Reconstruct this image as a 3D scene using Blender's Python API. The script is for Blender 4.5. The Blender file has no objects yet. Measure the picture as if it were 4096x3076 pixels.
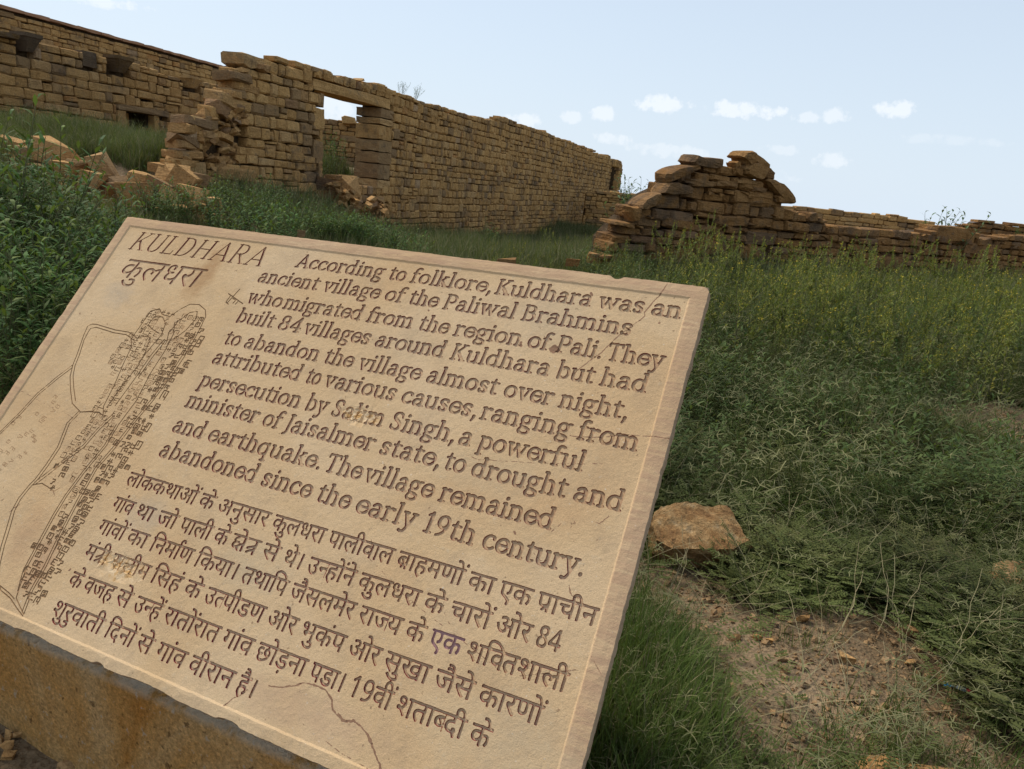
# Ruined sandstone village with an inscribed information slab in the foreground
import bpy, bmesh, math, random
import numpy as np
from mathutils import Vector, Matrix, Euler, noise
from mathutils.geometry import delaunay_2d_cdt

SC = bpy.context.scene
COL = SC.collection

# ------------------------------------------------------------------ camera
EYE = Vector((0, 0, 1.45)); FPX = 2930.0; CX, CY = 2048.0, 1538.0
PITCH, ROLL = math.radians(15.4), math.radians(6.0)
_fw = Vector((0, math.cos(PITCH), -math.sin(PITCH))); _rt = Vector((1, 0, 0)); _up = _rt.cross(_fw)
CR_ = _rt * math.cos(ROLL) + _up * math.sin(ROLL)
CU_ = -_rt * math.sin(ROLL) + _up * math.cos(ROLL)
cam = bpy.data.cameras.new('camera'); camo = bpy.data.objects.new('camera', cam); COL.objects.link(camo)
cam.sensor_width = 36; cam.lens = FPX / 4096 * 36; cam.clip_start = .05; cam.clip_end = 3000
m3 = Matrix((CR_, CU_, -_fw)).transposed()
camo.matrix_world = Matrix.Translation(EYE) @ m3.to_4x4()
SC.camera = camo

# ------------------------------------------------------------------ light
SUN_DIR = Vector((-.50, .42, .80)).normalized()          # towards the sun: high, behind the walls on the left
SKY_STRENGTH = .10; SUN_STRENGTH = 2.8; EXPOSURE = 0.46
SC.view_settings.view_transform = 'Standard'; SC.view_settings.look = 'None'
SC.view_settings.exposure = EXPOSURE; SC.view_settings.gamma = 1
sun = bpy.data.lights.new('sun', 'SUN'); suno = bpy.data.objects.new('sun', sun); COL.objects.link(suno)
sun.energy = SUN_STRENGTH; sun.angle = math.radians(14); sun.color = (1, .93, .82)
suno.rotation_euler = SUN_DIR.to_track_quat('Z', 'Y').to_euler()

def ray(px, py):
    return _fw + CR_ * ((px - CX) / FPX) - CU_ * ((py - CY) / FPX)
def at(px, py, dep):
    return EYE + ray(px, py) * dep
def proj(p):
    d = Vector(p) - EYE; z = d.dot(_fw)
    if z < .05: return None
    return CX + FPX * d.dot(CR_) / z, CY - FPX * d.dot(CU_) / z, z

world = bpy.data.worlds.new('World'); SC.world = world; world.use_nodes = True
nt = world.node_tree; N = nt.nodes; LK = nt.links; N.clear()
wout = N.new('ShaderNodeOutputWorld'); bg = N.new('ShaderNodeBackground'); LK.new(bg.outputs[0], wout.inputs[0])
sky = N.new('ShaderNodeTexSky'); sky.sky_type = 'NISHITA'; sky.sun_disc = False
sky.sun_elevation = math.asin(SUN_DIR.z); sky.sun_rotation = math.atan2(SUN_DIR.x, SUN_DIR.y)
sky.air_density = 1.0; sky.dust_density = 1.2; sky.ozone_density = 1.0; sky.altitude = 200
bg.inputs[1].default_value = SKY_STRENGTH
def wm(op, *ins):
    n = N.new('ShaderNodeMath'); n.operation = op
    for i, v in enumerate(ins):
        if isinstance(v, (int, float)): n.inputs[i].default_value = v
        else: LK.new(v, n.inputs[i])
    return n.outputs[0]
tc = N.new('ShaderNodeTexCoord'); DIRV = tc.outputs['Generated']
def wdot(v):
    n = N.new('ShaderNodeVectorMath'); n.operation = 'DOT_PRODUCT'; LK.new(DIRV, n.inputs[0]); n.inputs[1].default_value = v
    return n.outputs['Value']
hz = N.new('ShaderNodeMixRGB'); hz.blend_type = 'MIX'
LK.new(sky.outputs[0], hz.inputs[1]); hz.inputs[2].default_value = (5.35, 6.15, 7.0, 1)   # pale monsoon haze over the blue
sepz = wdot((0, 0, 1))
LK.new(wm('ADD', wm('MULTIPLY', wm('POWER', wm('SUBTRACT', 1.0, wm('ABSOLUTE', sepz)), 3.0), .42), .55), hz.inputs[0])
noi = N.new('ShaderNodeTexNoise'); noi.inputs['Scale'].default_value = 60; noi.inputs['Detail'].default_value = 7; noi.inputs['Roughness'].default_value = .62
LK.new(DIRV, noi.inputs[0])
# fair-weather cumulus puffs, each at its own direction (px, py, half width, half height, strength)
PUFFS = [(2640, 415, 105, 38, .9), (2980, 440, 170, 34, .9), (3220, 470, 60, 24, .6), (3345, 462, 50, 30, .7), (3590, 437, 75, 34, .9),
         (2410, 455, 55, 30, .75), (2285, 470, 50, 24, .6), (2105, 482, 75, 32, .7), (2440, 555, 75, 26, .6), (2690, 605, 190, 30, .45),
         (3330, 642, 75, 30, .6), (3130, 600, 80, 22, .4), (3000, 700, 160, 30, .3), (400, 5, 170, 24, .7), (1330, 430, 80, 60, .6), (3800, 560, 160, 20, .25),
         (5200, 300, 300, 60, .7), (-900, 200, 260, 60, .7), (-2500, -600, 300, 90, .6), (6500, -500, 400, 100, .6)]
acc = None
for (px, py, rx, ry, st) in PUFFS:
    rx *= .85; ry *= .8
    c = ray(px, py).normalized(); t = c.cross(Vector((0, 0, 1))).normalized(); b = t.cross(c)
    a1 = wdot(t * (FPX / rx) * .9); b1 = wdot(b * (FPX / ry) * .9)
    m = wm('SUBTRACT', 1.0, wm('ADD', wm('MULTIPLY', a1, a1), wm('MULTIPLY', b1, b1)))
    m = wm('MAXIMUM', m, -2.0)
    m = wm('ADD', m, wm('MULTIPLY', wm('SUBTRACT', noi.outputs[0], .5), 4.8))
    m = wm('MULTIPLY', wm('MINIMUM', wm('MAXIMUM', wm('MULTIPLY', m, 1.3), 0.0), 1.0), st)
    m = wm('MULTIPLY', m, wm('GREATER_THAN', wdot(c), 0.3))
    acc = m if acc is None else wm('MAXIMUM', acc, m)
cl = N.new('ShaderNodeMixRGB'); LK.new(wm('MULTIPLY', acc, .60), cl.inputs[0]); LK.new(hz.outputs[0], cl.inputs[1])
cl.inputs[2].default_value = (7.6, 7.8, 8.0, 1)
LK.new(cl.outputs[0], bg.inputs[0])

# ------------------------------------------------------------------ helpers
rnd = random.Random(7)
def tag(o, label=None, cat=None, group=None, kind=None):
    if label: o['label'] = label
    if cat: o['category'] = cat
    if group: o['group'] = group
    if kind: o['kind'] = kind
    return o
def empty(name, loc, label=None, cat=None, group=None):
    o = bpy.data.objects.new(name, None); o.location = loc; o.empty_display_size = .1; COL.objects.link(o)
    return tag(o, label, cat, group)
def mesh(name, verts, faces, mat=None, smooth=False):
    me = bpy.data.meshes.new(name); me.from_pydata([tuple(v) for v in verts], [], [tuple(f) for f in faces]); me.update()
    if mat: me.materials.append(mat)
    if smooth: me.shade_smooth()
    return me
def link(name, me, parent=None, loc=(0, 0, 0), rot=(0, 0, 0), scl=(1, 1, 1)):
    o = bpy.data.objects.new(name, me); o.location = loc; o.rotation_euler = rot; o.scale = scl; COL.objects.link(o)
    if parent is not None: o.parent = parent
    return o

# ------------------------------------------------------------------ materials
class MT:
    def __init__(s, name, rough=.9, spec=.08):
        s.m = bpy.data.materials.new(name); s.m.use_nodes = True; s.t = s.m.node_tree; s.n = s.t.nodes; s.l = s.t.links
        s.b = s.n['Principled BSDF']; s.b.inputs['Roughness'].default_value = rough; s.b.inputs['Specular IOR Level'].default_value = spec
        s.geo = s.n.new('ShaderNodeNewGeometry'); s.pos = s.geo.outputs['Position']
    def put(s, sock, v):
        if isinstance(v, (int, float)): sock.default_value = v
        elif isinstance(v, (tuple, list)): sock.default_value = tuple(v) + ((1,) if len(v) == 3 and len(sock.default_value) == 4 else ())
        else: s.l.new(v, sock)
    def math(s, op, *a, clamp=False):
        n = s.n.new('ShaderNodeMath'); n.operation = op; n.use_clamp = clamp
        for i, v in enumerate(a): s.put(n.inputs[i], v)
        return n.outputs[0]
    def noise(s, scale, detail=4, rough=.55, vec=None, dist=0):
        n = s.n.new('ShaderNodeTexNoise'); n.inputs['Scale'].default_value = scale; n.inputs['Detail'].default_value = detail
        n.inputs['Roughness'].default_value = rough; n.inputs['Distortion'].default_value = dist; s.l.new(vec or s.pos, n.inputs[0]); return n.outputs[0]
    def vor(s, scale, vec=None, out='Distance', feat='F1'):
        n = s.n.new('ShaderNodeTexVoronoi'); n.feature = feat; n.inputs['Scale'].default_value = scale; s.l.new(vec or s.pos, n.inputs[0]); return n.outputs[out]
    def scale(s, v, sc):
        n = s.n.new('ShaderNodeVectorMath'); n.operation = 'MULTIPLY'; s.l.new(v, n.inputs[0]); n.inputs[1].default_value = sc; return n.outputs[0]
    def ramp(s, f, stops, mode='LINEAR'):
        n = s.n.new('ShaderNodeValToRGB'); n.color_ramp.interpolation = mode; e = n.color_ramp.elements
        while len(e) < len(stops): e.new(.5)
        for i, (p, c) in enumerate(stops):
            e[i].position = p; e[i].color = (c if len(c) == 4 else tuple(c) + (1,)) if isinstance(c, tuple) else (c, c, c, 1)
        s.put(n.inputs[0], f); return n.outputs[0]
    def mix(s, f, a, b, mode='MIX'):
        n = s.n.new('ShaderNodeMixRGB'); n.blend_type = mode; s.put(n.inputs[0], f); s.put(n.inputs[1], a); s.put(n.inputs[2], b); return n.outputs[0]
    def attr(s, name, out='Fac'):
        n = s.n.new('ShaderNodeAttribute'); n.attribute_name = name; return n.outputs[out]
    def orand(s):
        n = s.n.new('ShaderNodeObjectInfo'); return n.outputs['Random']
    def bump(s, h, dist, strength=1.0, prev=None):
        n = s.n.new('ShaderNodeBump'); n.inputs['Strength'].default_value = strength; n.inputs['Distance'].default_value = dist
        s.l.new(h, n.inputs['Height'])
        if prev is not None: s.l.new(prev, n.inputs['Normal'])
        return n.outputs[0]
    def done(s, color, normal=None):
        s.put(s.b.inputs['Base Color'], color)
        if normal is not None: s.l.new(normal, s.b.inputs['Normal'])
        return s.m

def stone_mat(name, tint=(1, 1, 1), dark=0.0, bumps=1.0):
    s = MT(name, .95, .05)
    r = s.math('FRACT', s.math('ADD', s.orand(), s.attr('rnd')))
    t = lambda c: tuple(a * b for a, b in zip(c, tint))
    base = s.ramp(r, [(0, t((.27, .155, .062))), (.2, t((.335, .205, .088))), (.4, t((.38, .225, .090))), (.55, t((.31, .18, .070))),
                      (.72, t((.40, .255, .115))), (.84, t((.32, .215, .115))), (.90, t((.20, .12, .065))), (.95, t((.32, .15, .055))), (.985, t((.24, .19, .155)))], 'CONSTANT')
    n1 = s.noise(7, 5, .6); n2 = s.noise(38, 5, .65); n3 = s.noise(1.1, 3)
    c = s.mix(.55, base, s.ramp(n1, [(.25, t((.16, .092, .040))), (.5, t((.33, .20, .085))), (.75, t((.46, .30, .14)))]), 'MIX')
    c = s.mix(.6, c, s.ramp(n2, [(.3, .5), (.62, 1.22)]), 'MULTIPLY')
    c = s.mix(s.ramp(s.math('FRACT', s.math('MULTIPLY', r, 7.3)), [(0, .55), (.13, .45), (.16, 0.0)], 'LINEAR'), c, (.12, .092, .068))
    c = s.mix(s.ramp(s.math('ADD', s.math('MULTIPLY', n1, .6), s.math('MULTIPLY', n3, .5)), [(.56 - dark * .2, 0.0), (.72 - dark * .15, .75)]), c, (.075, .055, .042))
    strat = s.noise(9, 4, .6, s.scale(s.pos, (1, 1, 5)))
    nm = s.bump(n1, .035 * bumps); nm = s.bump(strat, .02 * bumps, 1, nm); nm = s.bump(n2, .009 * bumps, 1, nm)
    return s.done(c, nm)
M_WALL = stone_mat('wall_stone', (1.42, 1.36, 1.24))
M_WALL2 = stone_mat('old_wall_stone', (1.26, 1.2, 1.1), .06)
M_RUIN = stone_mat('rough_ruin_stone', (.90, .79, .70), .16, 1.6)
M_GRAVEL = stone_mat('gravel_stone', (.88, .92, 1.1), -.3)
M_RUBBLE = stone_mat('rubble_stone', (1.3, 1.22, 1.15), -.15, 1.3)
M_DARK = stone_mat('blackened_stone', (.42, .42, .45), .3)
s = MT('wall_core'); M_CORE = s.done(s.ramp(s.noise(14, 5), [(.3, (.045, .028, .015)), (.7, (.12, .078, .042))]), s.bump(s.noise(22, 5, .7), .05))
s = MT('red_coping'); M_COPE = s.done(s.mix(s.noise(3, 4), (.30, .135, .075), (.42, .25, .14)), s.bump(s.noise(30, 4), .01))
# ------------------------------------------------------------------ terrain
CTRL = []
def cpt(x, y, z): CTRL.append((x, y, z))
for p in [(0, .5, .03), (0, 2, .02), (1.2, 1.2, 0), (2, 3, 0), (4, 4, .02), (-1.6, 1, .04), (-2, 3, .05), (-3.2, 4.5, .15), (0, 4.5, .03), (3, 6, .06), (6, 6, .08), (0, 8, .02),
          (3, 9, .12), (6, 10, .22), (1.2, 11, .3), (3, 12, .3), (6, 13.5, .35), (9, 15.5, .4), (13, 17, .5), (9, 8, .1), (12, 12, .3),
          (-2.6, 8, .2), (-1.2, 10.5, .15), (-2.2, 13, .0), (-.6, 13, -.1), (0, 16, -.25), (2.5, 17, -.4), (-4.2, 8.6, .45),
          (-5.1, 11.2, .62), (-4.1, 12.8, .65), (-3.2, 15, .22), (-2.7, 16, .0), (-2.2, 20, -.35), (.2, 27, -.6), (3.2, 36, -.4), (3, 25, -.5), (6, 30, -.4), (5, 42, -.4), (8, 22, 0),
          (-6.0, 10.0, .72), (-5.1, 9.4, .42), (-7.6, 10, 1.15), (-6.8, 8, .8), (-5.6, 6.4, .4), (-9, 9, 1.1),
          (-9, 14.5, 1.45), (-7, 14, 1.35), (-6.5, 17, 1.45), (-12, 15, 1.45), (-5.4, 18.5, 1.4), (-6, 12.3, 1.2), (-4.6, 16.4, 1.1), (-5.5, 22, 1.4), (-4.8, 20.2, 1.1), (-5, 26, .8), (-2.0, 20.9, -.4), (-1.2, 23, -.5), (-.3, 25.5, -.6), (-1.5, 18, -.35), (-1.3, 20.5, -.45), (0, 22, -.5), (1.5, 22, -.5), (0, 19, -.35), (-2.7, 18.6, -.1), (-2.5, 16.8, .1), (-1.8, 15, -.05), (1.2, 14, -.1), (0, 13.5, -.15),
          (-10, 20, 1.4), (-16, 24, 1.4), (-8, 30, 1.2), (-6, 36, .4), (-20, 12, 1.2), (-14, 6, .8), (-8, 2, .2), (-5, -2, 0), (5, -3, 0), (12, 2, 0),
          (20, 22, .3), (30, 10, .2), (20, 45, -.2), (0, 60, -.3), (-30, 50, .3), (60, 60, -.4), (40, 30, 0)]: cpt(*p)
CT = np.array(CTRL)
def hgt_np(X, Y):
    X = np.asarray(X, float); Y = np.asarray(Y, float); num = np.zeros(X.shape); den = np.zeros(X.shape)
    for (cx, cy, cz) in CT:
        d2 = (X - cx) ** 2 + (Y - cy) ** 2 + .12
        w = 1 / d2 ** 1.7; num += w * cz; den += w
    z = num / den
    far = np.clip((np.hypot(X, Y) - 60) / 60, 0, 1)
    z = z * (1 - far) - .45 * far
    z += .018 * np.sin(X * 2.3 + 1.7 * np.sin(Y * 1.9)) + .014 * np.sin(Y * 3.7 + 1.3 * np.sin(X * 2.9)) + .006 * np.sin(X * 11 + Y * 7) 
    return z
def hgt(x, y): return float(hgt_np(np.array([x]), np.array([y]))[0])
def ground(px, py):
    r = ray(px, py); t = .4; step = .05
    while t < 200:
        p = EYE + r * t
        if p.z < hgt(p.x, p.y): break
        t += step; step *= 1.03
    lo, hi = t - step, t
    for _ in range(12):
        m = (lo + hi) / 2; p = EYE + r * m
        if p.z < hgt(p.x, p.y): hi = m
        else: lo = m
    p = EYE + r * hi; return Vector((p.x, p.y, hgt(p.x, p.y)))

def axis(lo, hi, fine_lo, fine_hi, f, g=1.18):
    a = list(np.arange(fine_lo, fine_hi + f / 2, f)); st = f; x = fine_hi
    while x < hi: st *= g; x += st; a.append(x)
    st = f; x = fine_lo
    while x > lo: st *= g; x -= st; a.insert(0, x)
    return np.array(a)
ax = axis(-900, 900, -4, 7, .09); ay = axis(-60, 1500, .6, 13, .09)
GX, GY = np.meshgrid(ax, ay); GZ = hgt_np(GX, GY)
nv = np.stack([GX.ravel(), GY.ravel(), GZ.ravel()], 1); nx, ny = len(ax), len(ay)
ii = (np.arange(ny - 1)[:, None] * nx + np.arange(nx - 1)[None, :]).ravel()
fc = np.stack([ii, ii + 1, ii + nx + 1, ii + nx], 1)
s = MT('soil', .95, .1)
n1 = s.noise(1.6, 5, .6); n2 = s.noise(30, 6, .7); n3 = s.noise(140, 4, .6)
c = s.ramp(n1, [(.35, (.17, .115, .062)), (.55, (.26, .18, .105)), (.7, (.33, .235, .14))])
c = s.mix(.7, c, s.ramp(n2, [(.3, .55), (.7, 1.3)]), 'MULTIPLY'); c = s.mix(.4, c, s.ramp(n3, [(.3, .6), (.7, 1.35)]), 'MULTIPLY')
dist = s.n.new('ShaderNodeVectorMath'); dist.operation = 'LENGTH'; s.l.new(s.pos, dist.inputs[0])
c = s.mix(s.math('MULTIPLY', s.math('SMOOTHSTEP', dist.outputs['Value'], 16, 60) if False else s.ramp(s.math('DIVIDE', dist.outputs['Value'], 80), [(.2, 0.0), (.6, 1.0)]), .8), c, (.10, .115, .05))
M_SOIL = s.done(c, s.bump(s.vor(60), .012, .8, s.bump(n2, .02)))
gm = mesh('ground', nv, fc, M_SOIL, True); tag(link('ground', gm), kind='structure')

# ------------------------------------------------------------------ stones
def ashlar(seed, nx=4, nz=3):
    """rough-faced block in a unit box: front at y=-.5, edges worn back"""
    r = random.Random(seed); V = []; F = []
    for k in range(nz):
        for i in range(nx):
            gx_ = {4: (-.5, -.40, .40, .5), 5: (-.5, -.42, 0, .42, .5)}[nx]; gz_ = {3: (-.5, 0, .5), 4: (-.5, -.34, .34, .5)}[nz]; u = gx_[i]; w = gz_[k]
            edge = i in (0, nx - 1) or k in (0, nz - 1); corner = i in (0, nx - 1) and k in (0, nz - 1)
            y = -.5 + (r.uniform(.07, .15) if edge else r.uniform(-.06, .06)) + (.05 if corner else 0)
            if edge and not corner:
                u += r.uniform(-.015, .015); w += r.uniform(-.07, .07) * (1 if k in (0, nz - 1) else .3)
            if corner: u *= r.uniform(.93, 1.0); w *= r.uniform(.84, 1.0)
            if not edge: u += r.uniform(-.05, .05); w += r.uniform(-.05, .05)
            V.append((u, y, w))
    for k in range(nz - 1):
        for i in range(nx - 1):
            a = k * nx + i; F.append((a, a + 1, a + nx + 1, a + nx))
    ring = [i for i in range(nx)] + [k * nx + nx - 1 for k in range(1, nz)] + [(nz - 1) * nx + i for i in range(nx - 2, -1, -1)] + [k * nx for k in range(nz - 2, 0, -1)]
    b0 = len(V)
    for a in ring: V.append((V[a][0] * 1.01, .5, V[a][2] * 1.01))
    n = len(ring)
    for j in range(n):
        F.append((ring[(j + 1) % n], ring[j], b0 + j, b0 + (j + 1) % n))
    F.append(tuple(b0 + j for j in range(n - 1, -1, -1)))
    return V, F
ASH = [ashlar(i, *((4, 4), (5, 4), (4, 4), (4, 4))[i % 4]) for i in range(14)]
def hull_rock(seed, n=12, flat=1.0):
    r = random.Random(seed); bm = bmesh.new()
    for sx in (-1, 1):
        for sy in (-1, 1):
            for sz_ in (-1, 1):
                if r.random() < .85: bm.verts.new((sx * r.uniform(.3, .5), sy * r.uniform(.3, .5), sz_ * r.uniform(.28, .5)))
    for _ in range(n - 8): 
        v = Vector((r.gauss(0, 1), r.gauss(0, 1), r.gauss(0, 1))).normalized(); bm.verts.new((v.x * .52, v.y * .52, v.z * .52))
    res = bmesh.ops.convex_hull(bm, input=bm.verts[:])
    bmesh.ops.delete(bm, geom=list({g for g in res['geom_interior'] + res['geom_unused'] if isinstance(g, bmesh.types.BMVert)}), context='VERTS')
    bm.verts.index_update(); V = [tuple(v.co) for v in bm.verts]; F = [tuple(v.index for v in f.verts) for f in bm.faces]; bm.free()
    return V, F
HUL = [hull_rock(100 + i, 10 + i % 4) for i in range(12)]
_mc = {}
def vmesh(kind, i, mat):
    key = (kind, i, mat.name)
    if key not in _mc:
        V, F = (ASH if kind == 'a' else HUL)[i]; _mc[key] = mesh('stone' if kind == 'a' else 'rock', V, F, mat)
    return _mc[key]

class Joined:
    def __init__(s): s.v = []; s.f = []; s.r = []; s.n = 0
    def add(s, V, F, M, rv):
        A = np.array(V) @ np.array(M.to_3x3()).T + np.array(M.translation); s.v.append(A)
        s.f += [tuple(i + s.n for i in f) for f in F]; s.r += [rv] * len(A); s.n += len(A)
    def build(s, name, mat, parent=None, kind=None, base=Vector((0, 0, 0))):
        if not s.n: return None
        me = mesh(name, np.concatenate(s.v) - np.array(base), s.f, mat)
        me.attributes.new('rnd', 'FLOAT', 'POINT').data.foreach_set('value', s.r)
        o = link(name, me, parent); 
        if kind: o['kind'] = kind
        return o

class Wall:
    """a vertical masonry face through P0 along d; n points to the viewer's side"""
    def __init__(s, px0, dep, d):
        p = at(px0, hzy(px0), dep); s.P = Vector((p.x, p.y, 0)); s.d = Vector(d).normalized(); s.n = Vector((s.d.y, -s.d.x, 0)); s.rot = math.atan2(s.d.y, s.d.x)
    def sz(s, px, py):
        r = ray(px, py); det = -r.x * s.d.y + r.y * s.d.x
        q = s.P - EYE; t = (-q.x * s.d.y + q.y * s.d.x) / det; h = EYE + r * t
        return (Vector((h.x, h.y, 0)) - s.P).dot(s.d), h.z
    def pt(s, a, z, off=0): return s.P + s.d * a + Vector((0, 0, z)) + s.n * off
def hzy(px):
    lo, hi = -3000, 4000
    for _ in range(50):
        m = (lo + hi) / 2
        if ray(px, m).z > 0: lo = m
        else: hi = m
    return lo
def hdir(px):
    r = ray(px, hzy(px)); return Vector((r.x, r.y, 0)).normalized()
def prof(w, pts):
    q = [w.sz(*p) for p in pts]; xs = [a for a, _ in q]; zs = [b for _, b in q]
    return xs, zs
def masonry(w, root, top, zb, s0, s1, mat, hh=.155, ww=.34, depth=.28, excl=(), seed=1, jit=.35, core=.5, name='stone', limit=290, smin=None, rag=0, special=()):
    """courses of individual stones; returns nothing.  top(s)->z ; excl: (s0,s1,z0,z1)"""
    r = random.Random(seed); st = []
    z = zb
    while z < 6:
        h = hh * r.uniform(.72, 1.3); a = s0 - r.uniform(0, ww(s0) if callable(ww) else ww); any_ = False
        while a < s1:
            l = (ww(a) if callable(ww) else ww) * r.choice((.55, .7, .85, 1, 1, 1.15, 1.35, 1.6)) * r.uniform(.85, 1.15); b = a + l
            # clip against exclusions
            aa, bb = max(a, s0), min(b, s1); ok = bb - aa > .09
            for (e0, e1, f0, f1) in excl:
                if z + h * .5 > f0 and z + h * .5 < f1 and bb > e0 and aa < e1:
                    if aa < e0 - .08: bb = e0
                    elif bb > e1 + .08: aa = e1
                    else: ok = False
            if bb - aa < .08: ok = False
            m = (aa + bb) / 2
            if smin and aa < smin(z + h / 2): ok = False
            if ok:
                tz = top(m) + r.uniform(-rag, rag)
                if z + h > tz:
                    hh2 = tz - z
                    if hh2 < h * .45: ok = False
                    else: h2 = hh2
                else: h2 = h
            if ok:
                any_ = True; q_ = r.random(); lw_ = bb - aa; zw = .035 * noise.noise(Vector((m * .55, z * .9, seed))); subs = [(m, z + h2 / 2, lw_, h2)]
                if q_ < .07 and h2 > .15: k_ = r.uniform(.35, .65); subs = [(m, z + h2 * k_ / 2, lw_, h2 * k_), (m + r.uniform(-.02, .02), z + h2 * (1 + k_) / 2, lw_ * r.uniform(.85, 1), h2 * (1 - k_))]
                elif q_ < .14 and lw_ > .3: k_ = r.uniform(.3, .7); subs = [(aa + lw_ * k_ / 2, z + h2 / 2, lw_ * k_, h2), (aa + lw_ * (1 + k_) / 2, z + h2 / 2 - h2 * .1, lw_ * (1 - k_), h2 * .8)]
                elif q_ < .24: subs = [(m, z + h2 / 2 + .02, lw_ * 1.02, h2 * 1.22)]
                c = w.pt(m, z + h2 / 2); pr = proj(c)
                size = 0
                if pr and -150 < pr[0] < 4250 and -100 < pr[1] < 3100: size = (bb - aa) * h2 / pr[2] ** 2
                for (m_, z_, l_, h_) in subs: st.append((size * l_ * h_ / (lw_ * h2), m_, z_ + zw, l_, h_))
            a = b
        z += h
        if z > max(top(s0 + (s1 - s0) * i / 40) for i in range(41)) + .3: break
    st.sort(reverse=True); J = Joined(); base = root.location
    g = .017
    for k, (size, m, zc, l, h) in enumerate(st):
        v = r.randrange(len(ASH)); dd = depth * r.uniform(.9, 1.05); off = -dd / 2 + r.uniform(-.02, .02) * jit / .35
        loc = w.pt(m, zc, off); rot = Euler((r.uniform(-1, 1) * .05 * jit, r.uniform(-1, 1) * .07 * jit, w.rot + r.uniform(-1, 1) * .08 * jit))
        sc_ = (l - g, dd, h - g * .8)
        if k < limit and size > 0:
            link(name, vmesh('a', v, mat), root, loc - base, rot, sc_)
        else:
            J.add(*ASH[v], Matrix.LocRotScale(loc, rot, sc_), r.random())
    J.build('far_stones', mat, root, 'stuff', base)
    return st
def core_slab(w, root, pts, zb, off0, off1, name='core', mat=None, inset=.05):
    """solid fill behind the face stones: outline pts (s,z top) extruded between two offsets"""
    V = []; F = []; n = len(pts); base = root.location
    for off in (off0, off1):
        for (a, z) in pts: V.append(w.pt(a, z - inset, off) - base)
        for (a, z) in pts: V.append(w.pt(a, zb, off) - base)
    q = 2 * n
    for i in range(n - 1):
        F.append((i, i + 1, n + i + 1, n + i)); F.append((q + i + 1, q + i, q + n + i, q + n + i + 1))
        F.append((i + 1, i, q + i, q + i + 1))
    F.append((0, n, q + n, q)); F.append((n - 1, q + n - 1, q + 2 * n - 1, 2 * n - 1))
    return link(name, mesh(name, V, F, mat or M_CORE), root)
def block(w, root, a0, a1, z0, z1, off0, off1, mat, name='stone', seed=0, cham=.04):
    """a dressed block between offsets off1 (front) and off0 (back) with worn edges on every side"""
    r = random.Random(seed * 31 + 5); bm = bmesh.new(); bmesh.ops.create_cube(bm, size=1)
    bmesh.ops.subdivide_edges(bm, edges=bm.edges[:], cuts=2, use_grid_fill=True)
    S = Vector((a1 - a0, off1 - off0, z1 - z0))
    for v in bm.verts:
        k = sum(abs(abs(c) - .5) < 1e-4 for c in v.co)
        p = Vector((v.co.x * S.x, v.co.y * S.y, v.co.z * S.z))
        if k >= 2: 
            n = Vector([math.copysign(1, c) if abs(abs(c) - .5) < 1e-4 else 0 for c in v.co]); p -= n * r.uniform(.2, .5) * cham
        p += Vector((r.uniform(-1, 1), r.uniform(-1, 1), r.uniform(-1, 1))) * .012
        v.co = p
    me = bpy.data.meshes.new(name); bm.to_mesh(me); bm.free(); me.materials.append(mat)
    c = w.pt((a0 + a1) / 2, (z0 + z1) / 2, (off0 + off1) / 2)
    return link(name, me, root, c - root.location, (0, 0, w.rot))
def poly_rock(pts, w, off, thick, mat, name, parent=None, seed=0, tilt=0):
    """irregular stone whose face outline is given on the wall plane and extruded to real thickness"""
    r = random.Random(seed); q = [w.sz(*p) for p in pts]; n = len(q); ca = sum(a for a, _ in q) / n; cz = sum(b for _, b in q) / n
    base = w.pt(ca, cz, off - thick / 2); V = []; F = []
    # denser outline
    o = []
    for i in range(n):
        a, b = q[i], q[(i + 1) % n]; o.append(a); o.append(((a[0] + b[0]) / 2 + r.uniform(-.012, .012), (a[1] + b[1]) / 2 + r.uniform(-.012, .012)))
    n = len(o)
    for (sc, of) in ((.86, 0), (1.0, -.22), (1.0, -.75), (.82, -1.0)):
        for (a, z) in o:
            V.append(w.pt(ca + (a - ca) * sc + r.uniform(-.006, .006), cz + (z - cz) * sc + r.uniform(-.006, .006), off + of * thick + r.uniform(-.03, .03) * thick) - base)
    c0 = len(V); V.append(w.pt(ca, cz, off + .04 * thick) - base); V.append(w.pt(ca, cz, off - 1.02 * thick) - base)
    for i in range(n):
        j = (i + 1) % n
        F.append((c0, i, j)); F.append((c0 + 1, 3 * n + j, 3 * n + i))
        for k in range(3): F.append((k * n + i, (k + 1) * n + i, (k + 1) * n + j, k * n + j))
    me = mesh(name, V, F, mat); bm = bmesh.new(); bm.from_mesh(me); bmesh.ops.recalc_face_normals(bm, faces=bm.faces[:]); bm.to_mesh(me); bm.free()
    return link(name, me, parent, base - (parent.location if parent is not None else Vector((0, 0, 0))))

# ---- wall with the doorway ------------------------------------------------
W1 = Wall(1350, 15, hdir(3070))
def c2(x, y): return (600 + x / 1.845, 150 + y / 1.845)
def c3(x, y): return (1500 + x / 1.845, 350 + y / 1.845)
def c1(x, y): return (x / 1.845, y / 1.845)
def c4(x, y): return (2300 + x / 1.2316, 500 + y / 1.2316)
xs, zs = prof(W1, [c2(*p) for p in [(600, 262), (690, 215), (868, 185), (890, 150), (960, 142), (1010, 152), (1040, 180), (1110, 182), (1200, 205), (1215, 212), (1335, 245),
      (1350, 272), (1500, 300), (1600, 335), (1720, 352), (1800, 385)]] + [c3(*p) for p in [(140, 22), (250, 62), (380, 112), (480, 122), (500, 152), (700, 190), (722, 202), (905, 252),
      (915, 222), (1010, 228), (1080, 272), (1220, 312), (1400, 385), (1530, 432), (1640, 472), (1650, 495), (1735, 500), (1742, 525), (1815, 535), (1832, 570)]])
top1 = lambda a: float(np.interp(a, xs, zs))
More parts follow.
